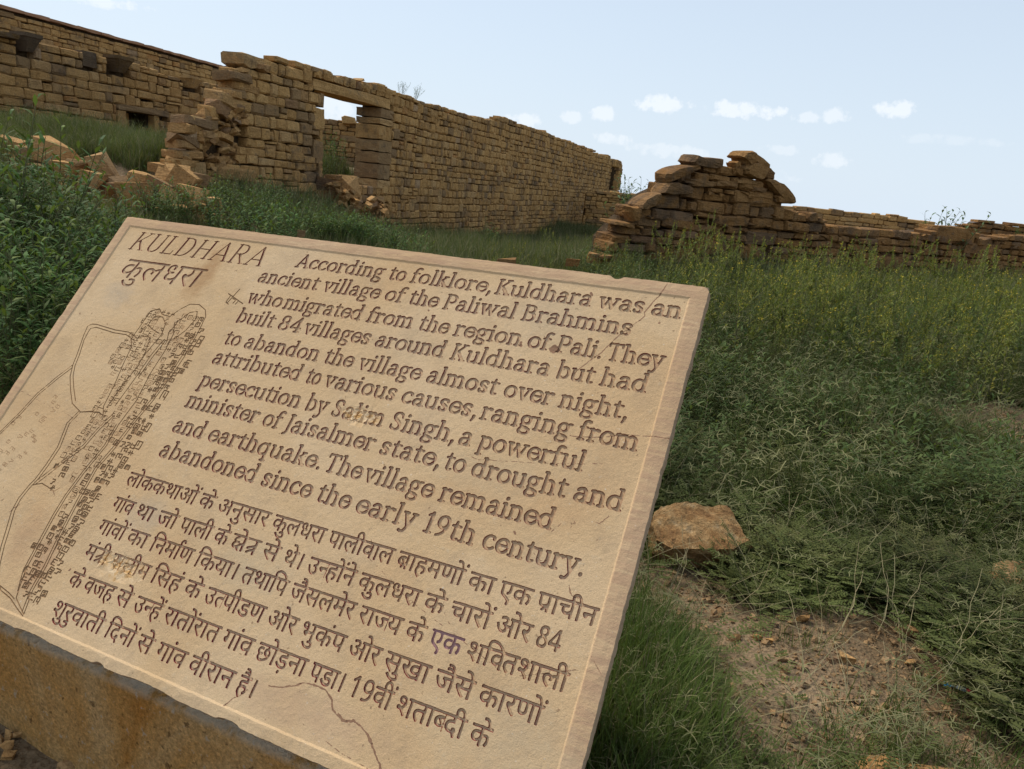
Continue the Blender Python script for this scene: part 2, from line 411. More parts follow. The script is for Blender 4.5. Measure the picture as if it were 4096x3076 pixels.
lx = [W1.sz(*c2(*p)) for p in [(0, 1010), (95, 950), (200, 890), (175, 740), (238, 660), (292, 605), (405, 552), (460, 490), (520, 440), (590, 400), (600, 300), (600, 262)]]
lz = sorted((b, a) for a, b in lx); smin1 = lambda z: float(np.interp(z, [q[0] for q in lz], [q[1] for q in lz]))
r1 = empty('ruined_wall', W1.pt(0, hgt(*W1.pt(0, 0).xy)), 'long sandstone block wall with a square doorway opening and a collapsed stepped left end', 'wall')
send = xs[-1]
door = (W1.sz(1298, 450)[0], W1.sz(1520, 450)[0], 1.08, 2.76)
lint = (door[0] - .42, door[1] + .45, 2.74, 2.96)
cav = [W1.sz(*c2(*p)) for p in [(600, 560), (700, 580), (720, 700), (690, 800), (560, 900), (440, 960), (400, 860), (520, 780)]]
ca0, ca1 = min(a for a, _ in cav), max(a for a, _ in cav)
excl1 = [(door[0], door[1] + .62, door[2], door[3]), (lint[0], lint[1], lint[2] - .0, lint[3]), (door[0] - .3, door[0], 2.05, 2.45), (door[0] - .36, door[0], 1.5, 1.85)]
def cavx(z, z0, z1, a0, a1): excl1.append((a0, a1, z0, z1))
zc0, zc1 = min(b for _, b in cav), max(b for _, b in cav)
excl1 += [(ca0 + .35, ca1 - .05, zc1 - .45, zc1 - .02), (ca0 + .12, ca1 - .1, zc0 + .3, zc1 - .45), (ca0, ca1 - .25, zc0, zc0 + .3)]
far_n0, far_n1 = W1.sz(2443, 700)[0], W1.sz(2474, 700)[0]
zn0, zn1 = W1.sz(2458, 765)[1], W1.sz(2458, 659)[1]
excl1.append((far_n0, far_n1, zn0, zn1))
stones1 = masonry(W1, r1, top1, -1.0, lx[0][0] - .3, send, M_WALL, .172, lambda a: .32 if a < 0 else .25, .27, excl1, 11, .34, limit=300, smin=smin1, rag=.03)
cpts = [(a, top1(a)) for a in np.linspace(smin1(2.4) + .5, door[0] - .06, 8)]
core_slab(W1, r1, cpts, -1.2, -.20, -.62, 'core')
core_slab(W1, r1, [(smin1(1.5) + .5, 1.45), (smin1(1.9) + .55, 1.75), (smin1(2.4) + .45, 2.3)], -1.2, -.2, -.6, 'core')
core_slab(W1, r1, [(door[0] - .06, 1.06), (door[1] + .1, 1.06)], -1.2, -.2, -.62, 'core')
a = lint[0] + .05; k = 0
while a < lint[1] - .1:
    l = rnd.uniform(.24, .46); tz = top1(a + l / 2) + rnd.uniform(-.02, .03); block(W1, r1, a, a + l - .012, lint[3] - .005, max(tz, lint[3] + .09), -.5, .0, M_WALL, 'stone', 300 + k, .05); a += l; k += 1
core_slab(W1, r1, [(a, top1(a)) for a in np.linspace(door[1] + .3, far_n0 - .1, 40)], -1.4, -.2, -.62, 'core')
core_slab(W1, r1, [(far_n0 - .1, zn0), (far_n1 + .1, zn0)], -1.4, -.2, -.6, 'core'); core_slab(W1, r1, [(far_n1 + .05, top1(send - .1)), (send, top1(send))], -1.4, -.2, -.6, 'core')
core_slab(W1, r1, [(far_n0, zn1), (far_n1, zn1)], zn0, -.75, -.8, 'core')
block(W1, r1, lint[0], lint[1], lint[2], lint[3], -.6, .02, M_WALL, 'lintel', 3, .05)
zz = [1.0, 1.2, 1.54, 1.80, 2.06, 2.38, 2.53, 2.735]
for i in range(len(zz) - 1):
    sp = rnd.uniform(.25, .6)
    if i % 3 == 1:
        block(W1, r1, door[1], door[1] + .3, zz[i], zz[i + 1] - .012, -.6, .015, M_WALL, 'jamb_stone', i, .022)
        block(W1, r1, door[1] + .31, door[1] + .62, zz[i], zz[i + 1] - .012, -.5, .0, M_WALL, 'jamb_stone', i + 9, .022)
    else: block(W1, r1, door[1] + rnd.uniform(0, .02), door[1] + .62, zz[i], zz[i + 1] - .012, -.6, .02, M_WALL, 'jamb_stone', i + 20, .022)
for i, (a, b) in enumerate([(1.1, 1.3), (1.3, 1.49), (1.5, 1.85), (1.86, 2.04), (2.05, 2.45), (2.46, 2.73)]):
    block(W1, r1, door[0] - (.35 if i in (2, 4) else .16), door[0] - .02 * (i % 2), a, b - .012, -.6, .01, M_WALL, 'jamb_stone', i + 40, .022)
# cavity filled with loose thin slabs, and the loose end of the wall
rr = random.Random(5)
for i in range(64):
    u, v = rr.random(), rr.random(); z = zc0 + (zc1 - zc0) * v; a = ca0 + (ca1 - ca0) * (u * .8 + .1 * v)
    l = rr.uniform(.11, .25)
    link('loose_slab', vmesh('h', rr.randrange(12), M_RUBBLE), r1, W1.pt(a, z, rr.uniform(-.22, -.04)) - r1.location, (rr.uniform(-.5, .5), rr.uniform(-.9, .9), rr.uniform(0, 3)), (l, l * rr.uniform(.6, 1), l * rr.uniform(.25, .5)))
for (x0, y0, x1, y1, rz) in [(178, 722, 380, 808, .05), (238, 650, 388, 722, .1), (290, 598, 470, 670, .12), (430, 590, 495, 625, 0), (402, 545, 556, 640, .2), (460, 480, 640, 600, .22), (590, 540, 690, 600, .1),
     (510, 430, 690, 520, .25), (585, 398, 700, 450, .05), (592, 268, 752, 335, .06), (658, 228, 830, 290, .1), (95, 945, 290, 1010, .05), (180, 890, 395, 950, -.05), (215, 840, 400, 900, 0),
     (640, 350, 810, 415, .08), (385, 690, 490, 750, .1), (495, 715, 640, 770, .15), (385, 760, 480, 840, .1), (490, 960, 780, 1060, .06)]:
    a0, zt = W1.sz(*c2(x0, (y0 + y1) / 2 - (y1 - y0) / 2)); a1, zb_ = W1.sz(*c2(x1, y1)); zt = W1.sz(*c2((x0 + x1) / 2, y0))[1]; zb_ = W1.sz(*c2((x0 + x1) / 2, y1))[1]
    l = a1 - a0
    link('loose_stone', vmesh('h' if rr.random() < .5 else 'a', rr.randrange(12), M_RUBBLE), r1, W1.pt((a0 + a1) / 2, (zt + zb_) / 2, rr.uniform(-.22, -.1)) - r1.location,
         (rr.uniform(-.1, .1), rz + rr.uniform(-.05, .05), W1.rot + rr.uniform(-.3, .3)), (l * .98, rr.uniform(.3, .4), (zt - zb_) * 1.05))
for i in range(64):   # small broken pieces lodged along the collapsed edge
    t = rr.random() ** .8; x = 120 + 560 * t + rr.uniform(-30, 130); y = 1000 - 640 * t + rr.uniform(0, 260); a, z = W1.sz(*c2(x, min(y, 1010))); l = rr.uniform(.09, .22)
    link('fragment', vmesh('h', rr.randrange(12), M_RUBBLE), r1, W1.pt(a, z, rr.uniform(-.2, .06)) - r1.location, (rr.uniform(-.6, .6), rr.uniform(-.8, .8), rr.uniform(0, 3)), (l, l * .8, l * rr.uniform(.35, .6)))
poly_rock([c2(*p) for p in [(678, 108), (760, 122), (872, 158), (880, 190), (800, 235), (745, 235), (690, 195)]], W1, -.02, .45, M_WALL, 'loose_stone', r1, 2)
poly_rock([c2(*p) for p in [(800, 195), (865, 205), (862, 240), (825, 262), (792, 228)]], W1, .1, .2, M_RUBBLE, 'loose_stone', r1, 3)
poly_rock([c2(*p) for p in [(1572, 318), (1612, 305), (1620, 322), (1590, 330)]], W1, -.1, .25, M_WALL, 'loose_stone', r1, 4)
poly_rock([c3(*p) for p in [(1255, 322), (1285, 318), (1280, 340), (1258, 340)]], W1, -.1, .25, M_WALL, 'loose_stone', r1, 5)

# ---- raised older wall on the left with brackets ---------------------------
W2 = Wall(0, 15, hdir(2900))
xs2, zs2 = prof(W2, [(-260, 120)] + [c1(*p) for p in [(0, 262), (230, 305), (375, 325), (530, 355), (620, 368), (730, 400), (800, 430), (960, 468), (1190, 520), (1200, 545), (1350, 575), (1480, 590), (1700, 640), (1790, 670)]] + [(1120, 420), (1250, 470)])
top2 = lambda a: float(np.interp(a, xs2, zs2))
r2 = empty('bracketed_wall', W2.pt(2, hgt(*W2.pt(2, 0).xy)), 'lower blackened stone wall with projecting brackets and a small square niche at left', 'wall')
def box2(w, x0, y0, x1, y1):
    a0 = w.sz(x0, (y0 + y1) / 2)[0]; a1 = w.sz(x1, (y0 + y1) / 2)[0]; xm = (x0 + x1) / 2
    return a0, a1, w.sz(xm, y1)[1], w.sz(xm, y0)[1]
B1 = box2(W2, 50, 132, 150, 206); B2 = box2(W2, 428, 225, 518, 290); B3 = box2(W2, 732, 308, 802, 352); BP = box2(W2, 336, 206, 396, 271); NI = box2(W2, 508, 452, 618, 545)
ex2 = [(B1[0] + .1, B1[1] - .1, B1[2], B1[3] + .3), (B2[0], B2[1], B2[2], B2[3] + .2), (B3[0], B3[1], B3[2], B3[3]), BP, (NI[0] - .3, NI[1] + .2, NI[2], NI[3]), (NI[0] - .3, NI[1] + .5, NI[3], NI[3] + .16)]
masonry(W2, r2, top2, .9, xs2[0], xs2[-1], M_WALL2, .185, .38, .30, ex2, 23, .34, limit=300)
core_slab(W2, r2, [(a, top2(a)) for a in np.linspace(xs2[0], NI[0], 10)], .6, -.2, -.7)
core_slab(W2, r2, [(a, top2(a)) for a in np.linspace(NI[1], xs2[-1], 12)], .6, -.2, -.7)
core_slab(W2, r2, [(NI[0], top2(NI[0])), (NI[1], top2(NI[1]))], NI[3] + .08, -.2, -.7); core_slab(W2, r2, [(NI[0], NI[2]), (NI[1], NI[2])], .6, -.2, -.7)
core_slab(W2, r2, [(NI[0], NI[3] + .1), (NI[1], NI[3] + .1)], NI[2] - .1, -.66, -.72)
block(W2, r2, NI[0] - .3, NI[0] - .02, NI[2], NI[3], -.35, .03, M_RUBBLE, 'jamb_stone', 1)
block(W2, r2, NI[1] + .0, NI[1] + .2, NI[2], NI[3], -.5, .0, M_WALL2, 'jamb_stone', 2)
block(W2, r2, NI[0] + .02, NI[0] + .42, NI[2], NI[3] - .02, -.6, -.3, M_WALL2, 'jamb_stone', 4)
block(W2, r2, NI[0] - .3, NI[1] + .5, NI[3], NI[3] + .15, -.35, .05, M_WALL2, 'lintel', 3)
block(W2, r2, *BP[:2], BP[2], BP[3], -.3, -.04, M_DARK, 'blackened_stone', 5)
def bracket(w, root, b, proj_, mat):
    a0, a1, z0, z1 = b; m = (a0 + a1) / 2; hw = (a1 - a0) / 2; V = []; F = []
    lv = [(z1, 1.0, 1.0), (z1 - (z1 - z0) * .2, 1.0, 1.0), (z1 - (z1 - z0) * .26, .86, .92), (z1 - (z1 - z0) * .5, .66, .74), (z1 - (z1 - z0) * .72, .55, .55), (z0, .42, .3)]
    base = w.pt(m, z0)
    for (z, kx, ky) in lv:
        for (sx, o) in ((-1, -.2), (1, -.2), (1, proj_ * ky), (-1, proj_ * ky)): V.append(w.pt(m + sx * hw * kx, z, o) - base)
    for k in range(len(lv) - 1):
        for j in range(4): F.append((k * 4 + j, k * 4 + (j + 1) % 4, k * 4 + 4 + (j + 1) % 4, k * 4 + 4 + j))
    F.append((3, 2, 1, 0)); q = 4 * (len(lv) - 1); F.append((q, q + 1, q + 2, q + 3))
    me = mesh('bracket', V, F, mat); bm = bmesh.new(); bm.from_mesh(me); bmesh.ops.recalc_face_normals(bm, faces=bm.faces[:]); bm.to_mesh(me); bm.free()
    link('bracket', me, root, base - root.location)
bracket(W2, r2, (B1[0] + .12, B1[1] - .08, B1[2], B1[3]), .24, M_DARK); bracket(W2, r2, (B2[0] + .1, B2[1] - .1, B2[2], B2[3]), .24, M_DARK); bracket(W2, r2, (B3[0] + .1, B3[1] - .1, B3[2], B3[3]), .2, M_WALL2)
bb1 = box2(W2, -60, 124, 55, 150); block(W2, r2, bb1[0], bb1[1], bb1[2], bb1[3], -.3, .16, M_DARK, 'ledge_slab', 7)

# ---- tall wall behind with a red coping -----------------------------------
W3 = Wall(0, 20.5, hdir(2900))
r3 = empty('coped_wall', W3.pt(4, hgt(*W3.pt(4, 0).xy)), 'tall straight stone wall topped by a thin reddish coping, behind the bracketed wall', 'wall')
sA, sB = W3.sz(-260, 0)[0], W3.sz(1180, 320)[0]
masonry(W3, r3, lambda a: 4.57, 1.0, sA, sB, M_WALL, .168, .36, .25, (), 37, .3, limit=300)
core_slab(W3, r3, [(sA, 4.57), (sB, 4.57)], .6, -.10, -.5, inset=0)
a = sA; k = 0
while a < sB:
    l = rnd.uniform(.75, 1.1); block(W3, r3, a, min(a + l, sB) - .008, 4.575, 4.665, -.55, .07, M_COPE, 'coping_slab', k, .012); a += l; k += 1

# ---- dark dry-stone ruin on the right --------------------------------------
W4 = Wall(3000, 12, hdir(6800))
P4 = [(172, 585), (215, 530), (250, 480), (308, 440), (312, 415), (380, 375), (412, 335), (447, 310), (500, 290), (552, 262), (555, 215), (590, 205), (620, 200), (725, 165), (735, 160), (775, 180), (800, 190), (825, 200), (842, 222), (900, 240), (918, 268),
      (945, 285), (965, 330), (985, 360), (1060, 392), (1080, 402), (1140, 412), (1185, 432), (1200, 450), (1260, 470), (1365, 492), (1430, 512), (1640, 522), (1780, 515), (1975, 510), (1990, 545), (2212, 548), (2500, 560)]
xs4, zs4 = prof(W4, [c4(*p) for p in P4])
top4 = lambda a: float(np.interp(a, xs4, zs4))
r4 = empty('dry_stone_ruin', W4.pt(0, hgt(*W4.pt(0, 0).xy)), 'dark dry-stone wall rising to a ragged peak of tumbled stones at right', 'wall')
masonry(W4, r4, top4, 0.0, xs4[0], xs4[-1], M_RUIN, .165, .36, .42, (), 51, 1.1, limit=300, rag=.02)
core_slab(W4, r4, [(a, min(top4(a - .15), top4(a), top4(a + .15)) - .03) for a in np.linspace(xs4[0] + .25, xs4[-1], 60)], -.4, -.3, -.75)
for i in range(150):   # thin packing slabs wedged in the joints
    a = rr.uniform(xs4[0] + .2, xs4[-1]); z = rr.uniform(.3, max(.4, top4(a) - .1)); l = rr.uniform(.08, .25)
    link('packing_stone', vmesh('h', rr.randrange(12), M_RUIN), r4, W4.pt(a, z, rr.uniform(-.05, .0)) - r4.location, (0, rr.uniform(-.2, .2), W4.rot), (l, .14, rr.uniform(.03, .06)))
TUM = [([(455, 240), (500, 215), (560, 200), (612, 190), (622, 212), (560, 240), (500, 268), (455, 285)], .05, .4), ([(305, 392), (330, 365), (380, 335), (412, 332), (410, 360), (375, 400), (330, 420), (302, 415)], .1, .35),
       ([(262, 402), (300, 400), (312, 415), (300, 470), (275, 475), (262, 430)], .1, .25), ([(570, 180), (592, 145), (620, 158), (730, 165), (728, 210), (690, 218), (590, 200)], .05, .4),
       ([(800, 152), (822, 130), (868, 128), (880, 138), (945, 195), (940, 240), (905, 225), (880, 185), (838, 195), (822, 165)], .1, .38),
       ([(825, 215), (848, 185), (880, 180), (935, 225), (915, 268), (870, 262), (828, 240)], .12, .3), ([(940, 212), (952, 208), (975, 235), (975, 268), (940, 265), (925, 255)], .05, .3),
       ([(930, 270), (960, 262), (1005, 285), (1060, 340), (1075, 385), (1040, 385), (975, 330)], .1, .35), ([(978, 350), (1005, 345), (1042, 365), (1040, 385), (985, 378)], .08, .3),
       ([(775, 185), (795, 178), (808, 182), (808, 205), (782, 210)], .05, .2), ([(550, 285), (555, 262), (610, 262), (685, 278), (680, 305), (600, 305)], .04, .3), ([(450, 290), (470, 280), (530, 290), (585, 310), (575, 340), (470, 345), (420, 335)], .06, .35)]
for i, (pp, off, th) in enumerate(TUM): poly_rock([c4(*p) for p in pp], W4, off, th, M_RUIN, 'tumbled_stone', r4, 60 + i)
for (x0, y0, x1, y1) in [(1775, 500, 1965, 575), (790, 268, 915, 300), (865, 303, 942, 333), (845, 332, 965, 368), (770, 208, 828, 248), (690, 272, 795, 308), (980, 346, 1045, 386), (1910, 580, 2080, 640), (1430, 640, 1620, 710), (590, 565, 745, 640), (800, 592, 915, 660), (835, 525, 985, 595)]:
    a0, a1, z0, z1 = box2(W4, *c4(x0, y0), *c4(x1, y1))
    block(W4, r4, a0, a1, z0, z1, -.40, .05, M_RUIN, 'stone', int(x0), .05)

# ---- farther walls ----------------------------------------------------------
def small_wall(px0, dep, d, tops, zb, mat, label, name, hh, ww, seed, limit=200):
    w = Wall(px0, dep, d); X, Z = prof(w, tops); r_ = empty(name, w.pt((X[0] + X[-1]) / 2, hgt(*w.pt((X[0] + X[-1]) / 2, 0).xy)), label, 'wall')
    tp = lambda a: float(np.interp(a, X, Z)); masonry(w, r_, tp, zb, X[0], X[-1], mat, hh, ww, .3, (), seed, .5, limit=limit)
    core_slab(w, r_, [(a, min(tp(a - .1), tp(a), tp(a + .1)) - .02) for a in np.linspace(X[0] + .05, X[-1] - .05, 26)], zb - .3, -.25, -.55)
    return w, r_
small_wall(2367, 33, (1, .06, 0), [c3(*p) for p in [(1560, 762), (1700, 768), (1800, 768), (1815, 778), (2030, 786), (2400, 800)]], -.8, M_WALL, 'low wall of small even blocks closing the far end of the doorway wall', 'low_wall', .17, .4, 61)
small_wall(3400, 26, (1, .10, 0), [c4(*p) for p in [(900, 395), (1175, 402), (1300, 414), (1390, 422), (1460, 430), (1560, 436), (1632, 446), (1636, 458), (1700, 468), (1760, 474), (1775, 498), (1990, 505)]], -.2, M_WALL, 'pale level block wall seen beyond the dark dry-stone ruin', 'distant_wall', .16, .42, 67)
small_wall(4000, 21, (1, .25, 0), [c4(*p) for p in [(1905, 500), (1930, 490), (1984, 490), (1986, 470), (2040, 472), (2084, 475), (2088, 492), (2160, 500), (2166, 485), (2212, 484), (2216, 500), (2400, 505)]], 0, M_RUIN, 'dark broken wall stub beside the right edge of the photo', 'ruin_stub', .13, .34, 71)
w8, r8 = small_wall(1350, 25, (1, .1, 0), [(1240, 470)] + [c2(*p) for p in [(1275, 588), (1405, 602), (1425, 610), (1500, 615), (1700, 640)]], .8, M_WALL, 'block wall seen through the doorway opening', 'wall_beyond_doorway', .17, .36, 77)
poly_rock([c2(*p) for p in [(1418, 588), (1440, 578), (1510, 592), (1530, 640), (1425, 640)]], w8, .25, .5, M_WALL, 'ledge_slab', r8, 9)
# ------------------------------------------------------------------ lettering data
DEVA={
'1':(31.6,'150,0,152,357,77,292,50,326,157,410,199,410,199,0'),
'4':(31.6,'196,92,6,92,6,137,192,412,245,412,245,138,305,138,305,92,245,92,245,0,196,0 196,138,199,360,172,309,56,138'),
'8':(31.6,'159,-6,104,2,63,24,38,59,30,105,36,143,53,173,109,215,72,245,54,270,44,301,47,348,59,373,78,392,102,406,144,416,189,414,216,406,250,383,265,361,274,318,269,284,242,245,200,217,232,198,268,165,284,133,287,107,278,60,251,25,211,2 159,238,205,268,219,289,224,316,220,341,206,359,186,370,158,374,131,370,111,359,97,341,93,316,94,301,104,277,133,252 157,37,192,41,217,56,232,78,237,106,232,132,216,154,189,175,151,195,120,177,98,157,84,133,80,104,85,77,99,55,123,41'),
'9':(31.6,'109,-6,61,-1,61,43,101,36,142,39,170,49,192,65,209,85,225,123,236,201,201,167,162,154,121,155,79,172,48,204,38,225,32,250,32,308,49,359,63,379,82,395,127,414,173,415,207,405,237,385,250,372,271,337,287,264,284,165,274,115,262,85,246,57,226,34,200,15,169,2 153,194,177,196,207,211,227,233,237,259,235,293,217,339,191,364,155,373,125,367,101,350,85,320,79,278,84,243,98,216,121,199'),
'ं':(0.0,'-106,443,-97,467,-75,477,-52,467,-43,443,-52,420,-75,410,-97,420'),
'अ':(43.8,'270,125,263,90,244,65,198,47,155,48,133,55,91,83,72,104,53,132,17,204,57,219,97,142,111,123,141,97,158,90,195,90,217,104,225,130,218,160,183,199,149,196,146,236,192,244,214,265,218,284,211,308,198,318,173,323,144,320,98,302,84,341,110,353,157,363,192,362,227,350,240,341,258,315,264,284,254,245,225,215,237,204,297,201,341,209,341,316,299,316,299,357,447,357,447,316,388,316,388,0,341,0,341,167,293,160,261,162'),
'उ':(31.4,'0,357,323,357,323,316,260,316,277,280,276,242,253,203,233,188,253,169,277,133,287,87,274,39,249,15,215,2,172,1,141,10,111,28,83,56,56,96,17,180,57,194,83,133,103,99,124,72,146,53,184,43,205,45,223,53,237,79,237,103,231,125,218,145,189,173,152,169,149,209,186,213,221,232,231,253,232,274,219,302,202,316,0,316'),
'ए':(31.7,'326,316,272,316,272,204,265,163,241,129,226,120,186,110,176,153,206,162,223,185,226,316,92,316,92,179,101,132,118,112,140,97,243,36,271,7,278,-17,279,-42,270,-74,252,-106,211,-82,230,-44,231,-26,224,-8,191,18,96,74,78,88,59,112,46,163,45,316,0,316,0,357,326,357'),
'ओ':(58.7,'270,125,263,90,244,65,198,47,155,48,133,55,91,83,72,104,53,132,17,204,57,219,97,142,111,123,141,97,158,90,195,90,217,104,225,130,218,160,183,199,149,196,146,236,192,244,214,265,218,284,211,308,198,318,173,323,144,320,98,302,84,341,110,353,157,363,192,362,227,350,240,341,258,315,264,284,254,245,225,215,237,204,297,201,341,209,341,316,299,316,299,357,596,357,596,316,536,316,536,0,490,0,490,316,388,316,388,0,341,0,341,167,293,160,261,162 491,353,467,425,448,455,433,467,416,472,401,473,366,465,353,507,377,513,420,514,459,500,480,480,508,431,534,353'),
'क':(43.7,'446,316,260,316,260,200,290,222,308,227,345,228,375,216,388,205,405,176,410,158,409,110,398,66,374,22,333,46,360,100,365,149,354,176,332,189,307,187,291,179,260,148,260,0,213,0,213,100,168,74,144,68,117,68,68,85,49,101,34,123,26,167,34,208,58,240,94,260,116,265,140,267,195,261,191,219,127,224,91,210,74,180,74,153,83,131,109,112,143,109,176,120,213,149,213,316,0,316,0,357,446,357'),
'ख':(46.9,'419,316,419,0,372,0,372,26,351,16,304,5,250,6,190,21,133,53,105,76,49,137,28,170,23,189,25,206,37,220,60,226,85,219,104,201,118,221,124,246,123,291,115,316,0,316,0,357,478,357,478,316 307,133,335,138,372,161,372,316,161,316,169,293,171,263,160,203,140,175,95,145,158,86,180,71,228,52,281,45,306,47,340,54,362,64,372,70,372,114,331,97,299,94,262,100,224,127,211,147,205,170,211,220,232,248,264,266,310,272,354,266,350,226,310,232,275,225,255,204,251,182,255,160,267,145,285,136'),
'ग':(32.3,'119,316,119,127,104,104,84,103,61,114,40,135,24,169,25,189,36,202,73,206,73,316,0,316,0,357,332,357,332,316,272,316,272,0,226,0,226,316'),
'च':(36.4,'373,316,313,316,313,0,267,0,267,95,231,76,196,68,161,69,125,82,97,106,83,139,81,166,85,182,106,213,22,212,22,253,223,253,219,213,185,212,158,205,138,191,128,170,127,157,136,127,152,115,182,108,220,115,267,149,267,316,0,316,0,357,373,357'),
'छ':(40.2,'170,40,232,50,268,68,296,93,318,123,328,159,329,191,322,213,309,231,291,240,263,238,248,225,244,197,252,180,279,160,307,150,288,114,267,121,233,140,211,163,199,204,203,230,215,252,235,268,261,276,261,316,0,316,0,357,411,357,411,316,307,316,307,274,346,253,370,214,375,177,371,144,353,97,320,55,290,32,235,8,193,1,144,1,102,13,74,37,60,67,58,91,62,109,76,133,54,146,38,163,26,194,26,222,39,249,80,273,136,277,165,272,162,232,133,238,100,236,84,229,74,217,71,201,78,180,98,167,116,161,153,167,177,165,173,125,135,123,118,115,108,103,105,85,109,65,122,51,143,43'),
'ज':(42.6,'375,316,375,0,329,0,329,213,217,214,236,196,256,162,263,125,260,101,238,65,210,51,178,46,134,56,93,87,55,143,18,230,59,245,86,177,128,110,159,90,185,88,200,93,211,103,218,130,208,167,181,199,157,217,173,253,329,253,329,316,0,316,0,357,435,357,435,316'),
'ड':(33.1,'206,128,142,113,107,141,89,162,80,188,79,210,91,240,114,257,151,266,230,267,230,316,0,316,0,357,340,357,340,316,277,316,277,226,146,225,133,219,125,205,129,181,150,159,192,168,228,168,264,157,291,136,300,122,307,88,300,53,279,25,243,6,220,2,194,0,140,6,116,14,71,39,14,91,49,119,82,85,134,53,173,44,223,45,244,54,256,68,259,97,252,112,238,122'),
'ण':(41.5,'364,316,364,0,318,0,318,316,241,316,240,162,234,135,215,107,180,88,157,84,119,86,80,103,65,118,53,141,45,202,45,316,0,316,0,357,423,357,423,316 143,125,168,129,177,135,193,165,195,316,92,316,95,161,109,136,129,126'),
'त':(32.7,'276,316,276,0,230,0,230,188,136,188,106,183,86,172,76,157,72,136,84,95,105,68,156,23,125,-7,65,51,39,87,27,125,30,167,53,202,94,223,138,229,230,229,230,316,0,316,0,357,335,357,335,316'),
'थ':(36.8,'318,316,318,0,271,0,271,103,243,88,206,78,177,76,132,83,112,91,78,119,55,160,48,185,111,207,141,240,146,282,133,312,118,323,91,326,71,316,66,305,68,286,77,276,112,265,107,225,60,239,39,257,28,282,28,313,47,347,84,362,133,357,172,332,190,299,193,269,187,231,170,200,157,188,105,157,126,132,144,122,195,117,231,128,271,158,271,316,224,316,224,357,377,357,377,316'),
'द':(29.8,'237,-33,196,42,173,39,129,42,82,58,45,90,33,113,27,140,31,190,52,224,92,250,119,258,169,262,169,316,0,316,0,357,307,357,307,316,216,316,216,221,145,219,115,212,88,194,74,168,74,136,85,111,95,100,124,85,179,81,179,118,188,130,200,136,236,134,258,117,265,93,263,77,252,60,235,49,276,-14'),
'ध':(35.3,'362,316,302,316,302,0,256,0,256,86,217,67,163,59,123,65,106,72,79,95,65,126,64,152,72,181,85,200,61,213,41,231,25,268,30,315,37,328,60,350,90,362,122,362,158,347,174,328,179,305,177,292,156,254,121,277,132,299,131,311,123,322,106,326,84,319,73,307,67,290,72,257,92,238,128,228,165,233,191,231,187,191,158,191,135,185,119,173,111,156,111,135,119,117,135,106,156,100,208,106,230,118,256,141,256,316,220,316,220,357,362,357'),
'न':(31.8,'0,357,327,357,327,316,268,316,268,0,221,0,221,171,117,171,117,133,113,121,100,110,88,108,66,115,44,133,27,158,22,175,23,195,40,210,221,212,221,316,0,316'),
'प':(32.6,'275,316,275,0,229,0,229,110,182,88,135,84,87,100,61,128,47,173,45,316,0,316,0,357,335,357,335,316 229,316,92,316,93,182,99,152,117,132,138,125,173,127,204,141,229,161'),
'ब':(32.8,'336,316,277,316,277,0,230,0,230,95,181,72,123,69,69,86,41,113,30,137,26,164,35,208,61,240,80,252,125,265,152,267,212,261,209,221,161,227,132,225,210,129,230,147,230,316,0,316,0,357,336,357 73,165,78,139,92,120,102,114,139,106,177,112,96,213,79,193'),
'भ':(40.3,'100,363,120,362,146,353,177,324,189,283,191,184,306,184,306,316,231,316,231,357,412,357,412,316,353,316,353,0,306,0,306,144,191,144,189,106,178,91,168,87,140,94,112,118,98,142,94,160,102,177,113,183,145,184,145,269,139,299,127,317,109,325,83,324,67,310,66,292,73,279,97,268,125,264,121,223,82,230,52,244,33,267,26,299,32,328,48,348,72,359'),
'म':(34.3,'292,316,292,0,246,0,246,144,119,144,117,106,111,95,97,87,68,94,41,118,26,142,22,160,30,177,41,183,72,184,72,316,0,316,0,357,352,357,352,316 246,316,119,316,119,184,246,184'),
'य':(33.3,'342,357,342,316,282,316,282,0,235,0,235,103,208,88,173,78,121,78,79,95,47,129,27,175,22,203,65,217,82,231,91,251,90,278,71,316,0,316,0,357 74,173,87,148,103,131,135,117,163,117,188,123,227,149,235,157,235,316,121,316,137,271,134,227,122,204,102,186'),
'र':(23.5,'227,24,196,-7,132,50,68,116,37,155,25,180,25,206,43,223,60,226,79,222,104,200,131,221,141,238,147,269,137,316,0,316,0,357,244,357,244,316,184,316,191,293,192,248,186,221,173,199,135,165,96,146,173,68'),
'ल':(38.9,'0,316,0,357,398,357,398,316,338,316,338,0,292,0,292,204,263,201,242,188,228,173,204,119,160,133,179,180,158,193,136,201,109,202,92,195,79,182,72,156,75,134,85,114,110,83,177,23,146,-7,61,74,35,114,27,143,27,172,34,197,47,217,75,236,107,244,141,243,174,232,203,213,241,237,292,245,292,316'),
'व':(31.9,'328,316,268,316,268,0,222,0,222,95,174,72,119,69,67,86,40,113,30,137,26,164,35,208,59,240,77,252,121,265,146,267,203,261,200,219,132,224,93,209,74,178,74,151,83,130,111,111,149,109,186,121,222,149,222,316,0,316,0,357,328,357'),
'श':(39.0,'70,109,44,114,26,131,23,146,29,167,52,180,76,178,110,159,136,172,157,192,171,220,174,270,166,295,149,314,127,324,93,321,81,308,79,296,88,273,116,258,155,253,145,213,98,221,65,240,45,266,38,297,43,324,58,345,83,358,117,363,156,356,179,344,206,314,217,286,221,253,216,215,201,179,177,150,146,127,184,91,238,25,201,-1,160,53,114,102,103,111 339,316,339,0,293,0,293,316,242,316,242,357,399,357,399,316'),
'स':(38.8,'337,316,337,0,291,0,291,153,249,145,206,144,122,159,96,145,167,68,218,24,187,-7,76,104,36,155,26,175,25,206,43,223,60,226,79,222,104,201,114,213,125,263,121,301,115,316,0,316,0,357,397,357,397,316 212,185,253,187,291,195,291,316,161,316,170,287,171,251,166,221,150,191'),
